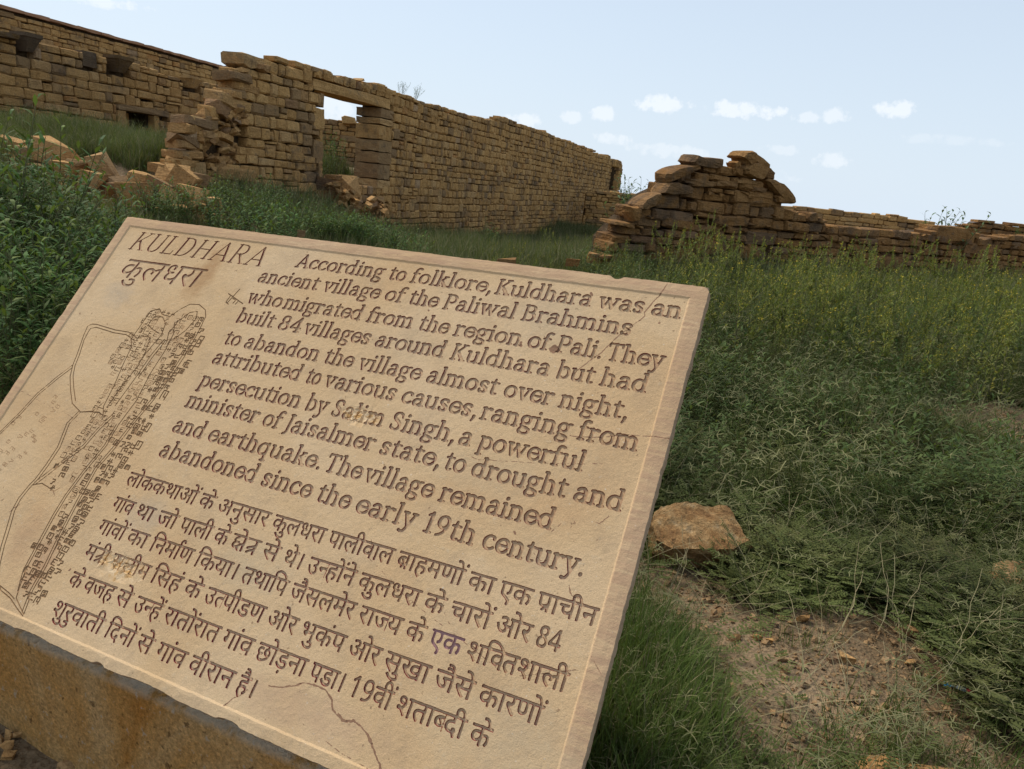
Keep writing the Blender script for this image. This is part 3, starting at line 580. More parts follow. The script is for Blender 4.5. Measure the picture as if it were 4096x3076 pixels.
'ह':(30.5,'184,40,218,56,231,76,227,104,215,119,193,128,161,132,126,127,100,115,81,84,79,71,86,37,113,0,173,-51,142,-82,77,-23,49,13,35,53,33,75,38,105,47,122,66,142,44,175,40,210,45,230,56,245,91,263,207,267,207,316,0,316,0,357,314,357,314,316,254,316,254,226,117,226,97,221,88,211,87,188,105,163,148,172,182,172,214,166,239,154,265,129,276,99,275,72,257,33,233,14,200,1'),
'़':(0.0,'-194,-77,-185,-53,-169,-44,-156,-44,-140,-53,-131,-77,-136,-96,-156,-110,-169,-110,-185,-101'),
'ा':(14.8,'98,316,98,0,51,0,51,316,0,316,0,357,157,357,157,316'),
'ि':(15.8,'51,316,0,316,0,357,46,357,35,384,30,416,39,456,64,488,103,508,126,513,192,512,229,504,264,490,327,447,381,388,404,353,356,353,311,406,264,443,214,466,144,472,112,464,90,447,78,424,77,402,91,362,95,357,157,357,157,316,98,316,98,0,51,0'),
'ी':(14.8,'-106,353,-125,410,-125,447,-120,464,-113,478,-89,501,-73,509,-35,515,-3,511,10,505,44,477,70,429,94,357,157,357,157,316,98,316,98,0,51,0,51,316,0,316,0,357,50,357,34,409,16,445,7,458,-18,472,-44,473,-61,466,-77,443,-80,421,-77,394,-60,353'),
'ु':(0.0,'-142,-7,-111,3,-58,5,-24,-6,-11,-16,7,-41,13,-74,11,-91,-2,-120,-14,-132,-46,-148,-90,-154,-117,-152,-165,-139,-206,-113,-261,-57,-226,-33,-174,-86,-129,-108,-90,-113,-64,-110,-45,-102,-33,-89,-30,-61,-43,-42,-58,-35,-83,-33,-128,-45'),
'े':(0.0,'-97,353,-121,425,-140,455,-155,467,-171,472,-187,473,-221,465,-235,507,-211,513,-168,514,-129,500,-107,480,-79,431,-54,353'),
'ै':(0.0,'-103,353,-131,387,-150,399,-190,404,-231,392,-246,431,-195,444,-163,441,-141,432,-105,399,-122,436,-145,464,-173,475,-200,474,-222,467,-235,507,-211,513,-168,514,-129,500,-107,480,-79,431,-54,353'),
'ो':(14.8,'98,316,98,0,51,0,51,316,0,316,0,357,157,357,157,316 52,353,28,425,9,455,-6,467,-23,472,-38,473,-72,465,-86,507,-62,513,-19,514,20,500,41,480,70,431,95,353'),
'।':(21.7,'111,357,158,357,158,0,111,0'),
}
EN_LINES=[(-0.0079, 64.9, [('KULDHARA', 45.5),(None, 329.4)]),(-0.0059, 55.8, [('According', 392.3),('to', 556.1),('folklore,', 592.6),('Kuldhara', 724.9),('was', 869.3),('an', 938.2),(None, 974.4)]),(-0.0079, 91.7, [('ancient', 338.9),('village', 459.2),('of', 565.7),('the', 604.6),('Paliwal', 659.0),('Brahmins', 775.1),(None, 921.0)]),(-0.0083, 130.1, [('who', 340.1),('migrated', 408.7),('from', 553.8),('the', 636.6),('region', 690.9),('of', 796.5),('Pali.', 835.4),('They', 900.3),(None, 970.1)]),(-0.0075, 164.7, [('built', 340.4),('84', 417.5),('villages', 463.3),('around', 583.8),('Kuldhara', 699.6),('but', 846.8),('had', 903.2),(None, 959.5)]),(-0.0084, 203.5, [('to', 340.7),('abandon', 378.5),('the', 518.4),('village', 574.4),('almost', 680.1),('over', 789.6),('night,', 862.8),(None, 947.1)]),(-0.0044, 235.5, [('attributed', 339.2),('to', 505.4),('various', 536.0),('causes,', 657.8),('ranging', 771.1),('from', 896.7),(None, 968.1)]),(-0.0058, 274.2, [('persecution', 338.7),('by', 525.4),('Salim', 567.3),('Singh,', 656.8),('a', 755.7),('powerful', 782.1),(None, 914.2)]),(-0.0039, 307.6, [('minister', 335.6),('of', 472.8),('Jaisalmer', 510.3),('state,', 658.3),('to', 749.4),('drought', 786.1),('and', 914.1),(None, 969.7)]),(-0.0043, 346.6, [('and', 336.9),('earthquake.', 401.5),('The', 594.0),('village', 653.3),('remained', 758.9),(None, 900.9)]),(-0.0001, 382.6, [('abandoned', 337.7),('since', 515.1),('the', 602.2),('early', 660.1),('19th', 752.7),('century.', 829.9),(None, 949.5)])]
HI_LINES=[(-0.0124, 83.0, [('क ु ल ध र ा', 58.6), (None, 228.8)]), (-0.0063, 415.0, [('ल ो क क थ ा ओ ं:9', 309.8), ('क े', 439.6), ('अ न ु स ा र', 470.3), ('क ु ल ध र ा', 558.7), ('प ा ल ी व ा ल', 642.1), ('ब / ा ह म ण ो ं:9', 737.8), ('क ा', 828.6), ('ए क', 866.3), ('प / ा च ी न', 909.8), (None, 975.4)]), (-0.009, 452.4, [('ग ा ं व', 310.0), ('थ ा', 351.8), ('ज ो', 390.4), ('प ा ल ी', 430.1), ('क े', 487.3), ('KSHA े TRA', 514.9), ('स े', 563.5), ('थ े ।', 594.8), ('उ न- ह ो ं:9 न े', 630.7), ('क ु ल ध र ा', 702.4), ('क े', 788.2), ('च ा र ो ं:9', 820.4), ('ओ र', 874.6), ('8 4', 920.7), (None, 947.7)]), (-0.0073, 484.9, [('ग ा ं व ो ं:9', 308.5), ('क ा', 361.0), ('ि न म ा ^ ण', 402.1), ('ि क य ा ।', 477.4), ('त थ ा ि प', 551.9), ('ज ै स ल म े र', 623.8), ('र ा ज- य', 718.6), ('क े', 779.7), ('ए क', 809.1), ('श ि क- त श ा ल ी', 853.3), (None, 964.6)]), (-0.0035, 517.7, [('म ं TRA ी', 309.7), ('स ल ी म', 356.3), ('ि स ह ं', 427.8), ('क े', 482.9), ('उ त- प ी ड ण', 515.2), ('ओ र', 610.5), ('भ ु क ं प', 657.2), ('ओ र', 722.6), ('स ु ख ा', 768.5), ('ज ै स े', 829.9), ('क ा र ण ो ं:9', 881.3), (None, 949.6)]), (-0.0054, 555.3, [('क े', 309.7), ('व ज ह', 337.0), ('स े', 393.7), ('उ न- ह े ं:6', 424.4), ('र ा त ो ं:9 र ा त', 474.5), ('ग ा ं व', 565.7), ('छ ो ड ़ न ा', 615.1), ('प ड ा ।', 689.6), ('1 9 व ी ं:9', 740.7), ('श त ा ब- द ी', 799.3), ('क े', 885.1), (None, 906.4)]), (-0.0057, 593.3, [('श ु र ु:-2 व ा त ी', 310.2), ('ि द न ो ं:9', 404.0), ('स े', 456.3), ('ग ा ं व', 487.7), ('व ी र ा न', 538.6), ('ह ै ।', 610.2), (None, 636.2)])]
TK,TN=5.0,3.0   # half widths thick/thin
XH,CAP,ASC,DSC=51,72,76,-22
def sL(x0,y0,x1,y1,w0=TK,w1=None):
    return [(x0,y0,w0),(x1,y1,w0 if w1 is None else w1)]
def sV(x,y0,y1,w=TK): return sL(x,y0,x,y1,w)
def sS(x,y,l=9,r=9,w=2.8):  # serif, y = outer edge of the serif
    yy=y+w if y<30 and y>-30 and y<=0 else y-w
    return sL(x-l,yy,x+r,yy,w)
def sA_(cx,cy,rx,ry,a0,a1,tk=TK,tn=TN,n=None,e0=None,e1=None):
    n=n or max(4,int(abs(a1-a0)/15)); o=[]
    for i in range(n+1):
        t=math.radians(a0+(a1-a0)*i/n); k=abs(math.cos(t))**1.4
        o.append((cx+rx*math.cos(t),cy+ry*math.sin(t),tn+(tk-tn)*k))
    return o
def sdot(x,y,w=5.8): return [(x,y,w),(x+.1,y,w)]
G={}
G['o']=(54,[sA_(27,25.5,20,22,0,360)])
G['c']=(47,[sA_(27,25.5,20,22,52,318),sdot(39,39,4.6)])
G['e']=(50,[sA_(27,25.5,20,22,0,325),sL(8,26,46,26,2.8)])
def arch(x0,x1,top,w=TK):
    r=(x1-x0-3)/2
    return [(x0+2,top-17,TN),(x0+5,top-10,TN)]+sA_(x1-r,top-18,r,15,120,0,TK,3.6)+[(x1,0+3,TK)]
G['n']=(57,[sV(13,3,47),sS(13,0),[(4,47,2.8),(13,47,3.4)],arch(13,43,XH),sS(43,0)])
G['h']=(57,[sV(13,3,72),sS(13,0),[(4,73,2.8),(13,73,3.4)],arch(13,43,XH),sS(43,0)])
G['m']=(87,[sV(13,3,47),sS(13,0),[(4,47,2.8),(13,47,3.4)],arch(13,42,XH),sS(42,0),arch(42,72,XH),sS(72,0)])
G['r']=(42,[sV(13,3,47),sS(13,0,9,12),[(4,47,2.8),(13,47,3.4)],[(15,32,TN),(21,43,TN),(29,47,3.6),(36,44,5)]])
G['u']=(56,[[(12,46,TK),(12,18,TK)]+sA_(25,18,13,15,180,290,TK,3.6)+[(37,8,TN),(42,16,TN)],sV(43,4,47),[(3,47.5,2.8),(12,47.5,3.4)],[(34,47.5,2.8),(43,47.5,3.4)],[(43,3,3.2),(51,3,2.8)]])
G['i']=(28,[sV(14,3,47),sS(14,0),[(5,47.5,2.8),(14,47.5,3.4)],sdot(13.5,66,5.6)])
G['l']=(28,[sV(14,3,72),sS(14,0),[(5,73,2.8),(14,73,3.4)]])
G['k']=(54,[sV(13,3,72),sS(13,0),[(4,73,2.8),(13,73,3.4)],sL(17,22,38,45,3),sL(25,29,42,5,TK),[(32,48.2,2.8),(48,48.2,2.8)],[(36,2.8,2.8),(52,2.8,2.8)]])
G['t']=(38,[[(17,61,3.4),(17,14,TK)]+sA_(25,13,8.5,10,180,290,TK,3.4)+[(34,6,2.6)],sL(5,47.5,34,47.5,3)])
G['f']=(37,[[(15,3,TK),(15,60,TK)]+sA_(26,60,11,13,180,75,TK,3.2)+[(35,70,4.2)],sS(15,0,9,12),sL(5,47.5,31,47.5,3)])
G['a']=(51,[[(38,4,TK),(38,32,TK)]+sA_(25,33,13,15,0,140,TK,3.4)+[(12,40,4)],sA_(21,15,12.5,12.5,90,330,TK,3.2)+[(34,11,TN)],[(38,28,2.8),(21,27.5,2.8)],[(38,3.4,3.2),(47,3,2.6)]])
G['d']=(57,[sA_(25,25.5,18,22,60,300),sV(42,4,72),[(33,73,2.8),(42,73,3.4)],[(42,3.2,3.2),(51,3,2.8)],[(34,44.5,TN),(42,38,TN)],[(34,6.5,TN),(42,12,TN)]])
G['b']=(57,[sA_(30,25.5,18,22,-120,120),sV(13,3,72),[(4,73,2.8),(13,73,3.4)],[(21,44.5,TN),(13,38,TN)],[(21,6,TN),(13,10,TN)]])
G['p']=(57,[sA_(31,25.5,18,22,-120,120),sV(14,-19,47),[(5,47.5,2.8),(14,47.5,3.4)],sS(14,DSC),[(22,44.5,TN),(14,38,TN)],[(22,6,TN),(14,10,TN)]])
G['p'][1][3][:]=[(5,-19.2,2.8),(24,-19.2,2.8)]
G['q']=(57,[sA_(25,25.5,18,22,60,300),sV(42,-19,48),[(33,-19.2,2.8),(52,-19.2,2.8)],[(34,44.5,TN),(42,38,TN)],[(34,6.5,TN),(42,12,TN)]])
G['g']=(52,[sA_(23,33,15,15,0,360,4.6,3),[(14,20,3),(9,12,3.4),(14,5,3.6),(30,3,4.2),(42,-2,4),(43,-11,4.2),(35,-18,3.4),(22,-20,3.2),(10,-17,3.6),(6,-10,3.8),(9,-2,3.2),(15,3.5,3)],[(34,43,2.8),(41,47.6,2.8),(50,47.6,3)]])
G['s']=(44,[[(36,40,4),(34,46,3)]+sA_(22,38,12.5,10,60,215,TK,3.2)+[(16,28.5,TK),(26,24.5,TK),(33,20,TK)]+sA_(21,13,13,10,35,-125,TK,3.2)+[(9,7,3.2),(8.5,13,4)]])
G['v']=(52,[sL(11,46,27,5,TK),sL(27,4,43,46,3.2),[(3,48.2,2.8),(20,48.2,2.8)],[(34,48.2,2.8),(50,48.2,2.8)]])
G['y']=(52,[sL(11,46,27,6,TK),[(43,46,3.2),(24,-8,3.4),(19,-17,3.4),(10,-19.5,3.4),(6,-17,4.6)],[(3,48.2,2.8),(20,48.2,2.8)],[(34,48.2,2.8),(50,48.2,2.8)]])
G['w']=(80,[sL(11,46,24,5,TK),sL(24,4,39,46,3.2),sL(39,46,54,5,TK),sL(54,4,70,46,3.2),[(3,48.2,2.8),(20,48.2,2.8)],[(61,48.2,2.8),(78,48.2,2.8)],[(33,48.2,2.8),(40,48.2,2.8)]])
G['A']=(68,[sL(33,68,10,5,3.2),sL(34,68,58,5,TK),sL(17,23,50,23,2.8),sS(10,0,8,8),sS(58,0,9,8)])
G['K']=(66,[sV(15,3,69),sS(15,0),sS(15,CAP),sL(19,30,50,67,3.2),sL(28,38,54,5,TK),[(42,69.2,2.8),(60,69.2,2.8)],[(45,2.8,2.8),(64,2.8,2.8)]])
G['P']=(58,[sV(15,3,69),sS(15,0,9,11),[(6,69.2,2.8),(32,69.2,2.8)]+sA_(32,51,18,18,90,-90,TK,2.8)+[(16,33,2.8)]])
G['B']=(61,[sV(15,3,69),[(6,69.2,2.8),(30,69.2,2.8)]+sA_(31,54,15,15,90,-90,TK,2.8)+[(16,38.5,2.8)],[(31,38.5,2.8)]+sA_(33,20.5,18,17.7,90,-90,TK,2.8)+[(6,2.8,2.8)]])
G['T']=(62,[sV(31,3,69),sS(31,0,10,10),sL(7,69,55,69,3),sL(6.5,69,5.5,57,3,2.6),sL(55.5,69,56.5,57,3,2.6)])
G['S']=(52,[[(42,54,3.2),(41,64,2.6)]+sA_(26,55,15,14.5,55,215,TK,3.2)+[(19,42,TK),(31,35,TK),(39,27,TK)]+sA_(26,18,15.5,15,35,-125,TK,3.2)+[(9,9,3),(8,19,3)]])
G['J']=(30,[[(17,69,TK),(17,4,TK),(13,-8,3.6),(5,-11,4)],sS(17,CAP)])
G['U']=(66,[[(14,69,TK),(14,22,TK)]+sA_(33,22,19,19,180,360,TK,3.4)+[(52,69,3.4)],sS(14,CAP,9,9),sS(52,CAP,8,8)])
G['L']=(54,[sV(15,3,69),sS(15,CAP),sL(6,3,47,3,3),sL(47,3,48,17,3,2.6)])
G['D']=(68,[sV(15,3,69),[(6,69.2,2.8),(30,69.2,2.8)]+sA_(31,36,25,33.2,90,-90,TK,2.8)+[(6,2.8,2.8)]])
G['H']=(72,[sV(15,3,69),sV(56,3,69),sS(15,0),sS(15,CAP),sS(56,0),sS(56,CAP),sL(15,37,56,37,2.8)])
G['R']=(64,[sV(15,3,69),sS(15,0),[(6,69.2,2.8),(30,69.2,2.8)]+sA_(31,52,16.5,17,90,-90,TK,2.8)+[(16,35,2.8)],sL(31,35,53,5,TK),[(46,2.8,2.8),(61,2.8,2.8)]])
G['8']=(54,[sA_(27,53,14.5,15.5,0,360,4.4,3.2),sA_(27,19.5,18,16.5,0,360,4.8,3.2)])
G['4']=(54,[sL(35,69,6,22,3.2),sL(6,20,48,20,3),sV(36,3,69,4.6),[(27,2.8,2.8),(45,2.8,2.8)]])
G['1']=(44,[sV(24,3,69),[(12,2.8,2.8),(36,2.8,2.8)],sL(24,69,11,60,3.2)])
G['9']=(54,[sA_(26,49,17,20,0,360,4.8,3.2),[(43,52,TK),(42,34,4.6),(35,17,4),(24,6,3.6),(13,2,3.4)]])
G['.']=(24,[sdot(12,5.5,5.6)])
G[',']=(24,[[(13,6,5.6),(13,1,4.4),(8,-12,2.6)]])
G[' ']=(24,[])
# ------------------------------------------------------------------ the inscribed slab
SPEC = {'TRA': (27, [[(0, 33.7, 2), (28, 33.7, 2)], [(20.5, 1.5, 2.2), (20.5, 33, 2.2)], [(20.5, 21, 2.1), (5, 12.5, 2.1)], [(20.5, 13, 2.1), (6, 3, 2.1)]]),
        'KSHA': (36, [[(0, 33.7, 2), (37, 33.7, 2)], [(29, 1.5, 2.2), (29, 33, 2.2)], [(14, 33, 2), (13.5, 29, 2), (8, 26.5, 2), (6.5, 22, 2), (10, 18, 2), (17, 18, 2)], [(11, 18, 2), (6, 13.5, 2), (6, 8, 2), (10.5, 5, 2), (15.5, 7.5, 2), (22, 14, 2), (29, 16, 2)], [(15.5, 7.5, 2), (21, 0, 2)]])}
def layout_hi(word):
    it = []; x = 0; px_, pa = 0, 0
    for t in word.split():
        off = 0
        if ':' in t: t, o = t.split(':'); off = float(o)
        if t == '/': sx = px_ + pa - 7; it.append(('s', [[(sx, 13, 2.1), (sx - 11, 3, 2.1)]], 0, None)); continue
        if t == '^': it.append(('s', [[(x - 6, 35, 2.1), (x - 9, 42, 2.1), (x - 5, 47, 2.1), (x + 1, 47, 2.1), (x + 3, 43, 2)]], 0, None)); continue
        if t in SPEC: it.append(('s', SPEC[t][1], x, None)); px_, pa = x, SPEC[t][0]; x += pa; continue
        half = t.endswith('-'); t = t.rstrip('-'); adv, enc = DEVA[t]
        loops = [[(c[i] / 10, c[i + 1] / 10) for i in range(0, len(c), 2)] for c in ([int(v) for v in l.split(',')] for l in enc.split())]
        if half:
            cut = 27 if t == 'क' else adv - 9.5; it.append(('p', loops, x, cut)); it.append(('s', [[(x, 33.7, 2), (x + cut + 1, 33.7, 2)]], 0, None)); x += cut + .8
        else:
            it.append(('p', loops, x + off, None))
            if adv > 0: px_, pa = x, adv
            x += adv
    return it, x
def sd_strokes(st, X, Y):
    D = np.full(X.shape, -1e9)
    for s_ in st:
        for (x0, y0, w0), (x1, y1, w1) in zip(s_[:-1], s_[1:]):
            dx, dy = x1 - x0, y1 - y0; t = np.clip(((X - x0) * dx + (Y - y0) * dy) / (dx * dx + dy * dy + 1e-12), 0, 1)
            np.maximum(D, w0 + (w1 - w0) * t - np.hypot(X - x0 - t * dx, Y - y0 - t * dy), out=D)
    return D
def sd_poly(loops, X, Y):
    best = np.full(X.shape, 1e18); wn = np.zeros(X.shape, int)
    for lp in loops:
        for i in range(len(lp)):
            x0, y0 = lp[i]; x1, y1 = lp[(i + 1) % len(lp)]; dx, dy = x1 - x0, y1 - y0; l2 = dx * dx + dy * dy
            if l2 == 0: continue
            t = np.clip(((X - x0) * dx + (Y - y0) * dy) / l2, 0, 1); np.minimum(best, (X - x0 - t * dx) ** 2 + (Y - y0 - t * dy) ** 2, out=best)
            cr = dx * (Y - y0) - dy * (X - x0); wn += ((y0 <= Y) & (y1 > Y) & (cr > 0)).astype(int) - ((y0 > Y) & (y1 <= Y) & (cr < 0)).astype(int)
    return np.sqrt(best) * np.where(wn != 0, 1, -1)
SW, SH = 1000.0, 639.0; RES = .5
gx = np.arange(0, SW + RES / 2, RES); gy = np.arange(0, SH + RES / 2, RES); NXg, NYg = len(gx), len(gy)
DF = np.full((NYg, NXg), -4.0, np.float32)          # letters, deep
DM = np.full((NYg, NXg), -4.0, np.float32)          # map lines, shallow
DC = np.full((NYg, NXg), -4.0, np.float32)          # cracks
def stamp(field, kind, g, ox, oy, sx, sy, shear=0, slope=0, cut=None, grow=0, x=0):
    """glyph units (x right, y up) -> slab units (u right, v down)"""
    P = [p for l in g for p in l]; xs_ = [p[0] for p in P]; ys_ = [p[1] for p in P]; pad = 6
    u0 = ox + (x + min(xs_) - pad) * sx + min(0, shear * min(ys_) * sy); u1 = ox + (x + max(xs_) + pad) * sx + max(0, shear * (max(ys_) + pad) * sy)
    v0 = oy - (max(ys_) + pad) * sy - 3; v1 = oy - (min(ys_) - pad) * sy + 3
    i0, i1 = max(0, int(u0 / RES)), min(NXg, int(u1 / RES) + 2); j0, j1 = max(0, int(v0 / RES)), min(NYg, int(v1 / RES) + 2)
    if i1 <= i0 or j1 <= j0: return
    U, Vv = np.meshgrid(gx[i0:i1], gy[j0:j1]); Vv = Vv - slope * (U - ox)
    Y = (oy - Vv) / sy; X = (U - ox - shear * (oy - Vv)) / sx - x
    d = sd_strokes(g, X, Y) if kind == 's' else sd_poly(g, X, Y)
    if cut: d = np.minimum(d, cut - X)
    d = d * min(sx, sy) + grow
    np.maximum(field[j0:j1, i0:i1], d.astype(np.float32), out=field[j0:j1, i0:i1])
def lines(field, pts, hw):
    stamp(field, 's', [[(a, -b, hw) for a, b in pts]], 0, 0, 1, 1)
for li, (sl, v0, words) in enumerate(EN_LINES):
    for (w, u), (w2, u2) in zip(words[:-1], words[1:]):
        nat = sum(G[c][0] for c in w); gap = 0 if w2 is None else 30
        if w2 and (w[-1] in '.,' or (w, w2) in (('who', 'migrated'), ('The', 'village'), ('84', 'villages'))): gap = 16
        sx = (u2 - u) / (nat + gap - 6); sy = .53 if li == 0 else .345
        x = -4
        for c in w:
            adv, st = G[c]
            if st: stamp(DF, 's', st, u, v0 + sl * u, sx, sy, .22 if li == 0 else .03, sl, None, -.6 if li == 0 else .62, x)
            x += adv
PURPLE = None
for li, (sl, v0, words) in enumerate(HI_LINES):
    for wi, ((w, u), (w2, u2)) in enumerate(zip(words[:-1], words[1:])):
        it, nat = layout_hi(w); gap = 0 if w2 is None else 13
        sx = (u2 - u) / (nat + gap); sy = 1.03 if li == 0 else .52; head = v0 + sl * u
        if w2 is None and li: sx = min(sx, .56)
        if li == 3 and wi == 8: PURPLE = (u - 2, u2 - 6, head - 3, head + 24)
        for kind, g, x, cut in it: stamp(DF, kind, g, u, head + 35.7 * sy, sx, sy, .2 if li == 0 else .02, sl, cut, 0 if li == 0 else .42, x)
# --- engraved map of the village -------------------------------------------
ROADS = [[(71, 223), (69, 216), (75, 211), (85, 210), (129, 213), (157, 212), (180, 219), (184, 224)], [(78, 226), (78, 219), (88, 215), (129, 218), (155, 217), (178, 224)],
 [(71, 223), (73, 232), (85, 266), (90, 284), (99, 303), (116, 323), (136, 343), (161, 352), (182, 346), (192, 329)], [(78, 226), (80, 240), (91, 268), (95, 284), (104, 301), (120, 319), (139, 338)],
 [(90, 284), (74, 309), (57, 341), (48, 376), (37, 406), (24, 440)], [(92, 290), (78, 311), (61, 343), (52, 378), (41, 406), (28, 440)],
 [(161, 352), (154, 373), (164, 410), (163, 439), (160, 461), (156, 472), (152, 493), (154, 510), (165, 534), (174, 556), (186, 580), (202, 600), (213, 607)],
 [(157, 352), (149, 373), (159, 410), (158, 439), (155, 461), (151, 472), (147, 493), (149, 512), (160, 537), (169, 558), (182, 582), (200, 604)],
 [(161, 352), (178, 348), (194, 345), (210, 350)], [(159, 463), (172, 443), (186, 420), (202, 397), (210, 368), (221, 342)], [(161, 468), (175, 447), (190, 423), (206, 400), (214, 370), (225, 344)],
 [(271, 622), (263, 593), (262, 561), (256, 519), (252, 470), (250, 423), (260, 388), (268, 343), (277, 310), (283, 271), (287, 230), (286, 190), (283, 162), (275, 151), (258, 144), (241, 146), (228, 158), (217, 173), (200, 172), (188, 163), (174, 170), (172, 203), (170, 222)],
 [(266, 620), (259, 593), (258, 561), (252, 519), (248, 470), (246, 423), (256, 386), (264, 343), (273, 308), (279, 271), (282, 230), (281, 190)],
 [(271, 622), (244, 608), (233, 575), (230, 540), (227, 498), (227, 469), (233, 431), (243, 389), (242, 356), (248, 315), (244, 270), (246, 230), (243, 200), (233, 182)],
 [(240, 600), (229, 575), (226, 540), (223, 498), (223, 469), (229, 431), (239, 389), (238, 356)], [(213, 607), (235, 611), (256, 619), (271, 624)], [(205, 602), (228, 606), (242, 610)],
 [(157, 470), (171, 464), (185, 466), (200, 469), (207, 462)], [(170, 222), (180, 235), (184, 262), (192, 300), (196, 335), (208, 352)], [(183, 218), (196, 212), (206, 215), (212, 240), (214, 262), (206, 300), (203, 335)],
 [(188, 178), (204, 176), (217, 186), (222, 205), (216, 232), (212, 258)], [(188, 178), (186, 194), (200, 200), (216, 204)], [(232, 212), (226, 240), (222, 280), (216, 330)], [(236, 214), (231, 240), (227, 280)],
 [(233, 200), (238, 178), (250, 160), (262, 156), (268, 168), (262, 190), (250, 208), (238, 212), (233, 200)]]
for rd in ROADS: lines(DM, rd, .8)
mr = random.Random(12)
Lb = [(150, 176), (170, 173), (224, 158), (257, 152), (290, 182), (335, 178), (360, 190), (400, 177), (430, 172), (460, 190), (500, 207), (540, 219), (580, 236), (600, 256)]
Rb = [(150, 280), (186, 297), (210, 296), (245, 300), (279, 290), (313, 290), (350, 290), (394, 296), (408, 300), (438, 285), (474, 282), (519, 286), (570, 287), (598, 286)]
MIDX = [(150, 262), (230, 246), (310, 244), (356, 238), (390, 236), (430, 226), (470, 222), (500, 224), (540, 228), (598, 250)]
def bx(B, v): return float(np.interp(v, [a for a, _ in B], [b for _, b in B]))
def motif(u, v, w, h, hw, ang):
    ca, sa = math.cos(ang), math.sin(ang); T = lambda a, b: (u + a * w * ca - b * h * sa, v + a * w * sa + b * h * ca)
    k = mr.choice((0, 0, 5, 5, 1, 3, 2, 4, 6))
    segs = [[[(0, 0), (1, 0), (1, 1), (0, 1), (0, 0)], [(.4, 0), (.4, .6)]], [[(1, 0), (0, 0), (0, 1), (1, 1)], [(0, .5), (.6, .5)]], [[(0, 1), (0, 0), (1, 0), (1, 1)], [(.5, .2), (.5, .7), (.8, .7)]],
            [[(0, 0), (1, 0), (1, .5), (.5, .5), (.5, 1), (0, 1)]], [[(0, 0), (0, 1), (1, 1)], [(.3, .3), (1, .3), (1, 0)]], [[(0, 0), (1, 0), (1, 1), (0, 1), (0, 0)], [(.3, .35), (.7, .35), (.7, .7), (.3, .7)]], [[(0, .5), (1, .5)], [(.3, 0), (.3, 1)], [(.7, 0), (.7, 1)]]][k]
    for s_ in segs: lines(DM, [T(*p) for p in s_], hw)
v = 165.0
while v < 600:
    lb, rb, md = bx(Lb, v), bx(Rb, v), bx(MIDX, v); u = lb
    while u < rb - 4:
        w = mr.uniform(7, 12); heavy = u > md + 12 or (v > 430 and (u - lb) < 26); inroad = any(abs(u + w / 2 - np.interp(v, *zip(*sorted((b, a) for a, b in rd)))) < 3 for rd in (ROADS[11], ROADS[13], ROADS[18], ROADS[22]))
        if not inroad and mr.random() < (.9 if not heavy else .82): motif(u, v + mr.uniform(-1, 1), w * .8, mr.uniform(5.5, 8), .98 if heavy else .66, mr.uniform(-.12, .12))
        u += w + mr.uniform(.3, 2)
    v += 9.6
for (u, v) in [(48, 381), (45, 392), (80, 369), (95, 377), (97, 372), (90, 395), (84, 402), (74, 408), (100, 402), (108, 408), (75, 428), (70, 436), (104, 428), (98, 436), (88, 445), (80, 452), (76, 462), (93, 337), (109, 350), (105, 358), (96, 345), (60, 420), (56, 436), (226, 360), (220, 300)]:
    motif(u, v, mr.uniform(6, 10), 4.5, .55, .2)
for (u, v) in [(104, 206), (104, 222), (98, 231), (96, 243), (126, 270)]: lines(DM, [(u, v), (u + 2, v - 1), (u + 3, v + 1)], .6)
for (u, v, w, h) in [(300, 205, 8, 26), (302, 247, 8, 16), (298, 262, 8, 10), (292, 300, 9, 20), (292, 322, 8, 14), (296, 352, 8, 18), (297, 380, 10, 16)]:
    motif(u - 6, v - 10, w, h * .7, 1.0, .02)
for sg in ([(316, 106), (307, 134)], [(300, 117), (336, 130)], [(306, 121), (304, 132), (311, 135)], [(313, 124), (320, 126), (318, 132)], [(325, 128), (323, 133)]): lines(DM, sg, .95)
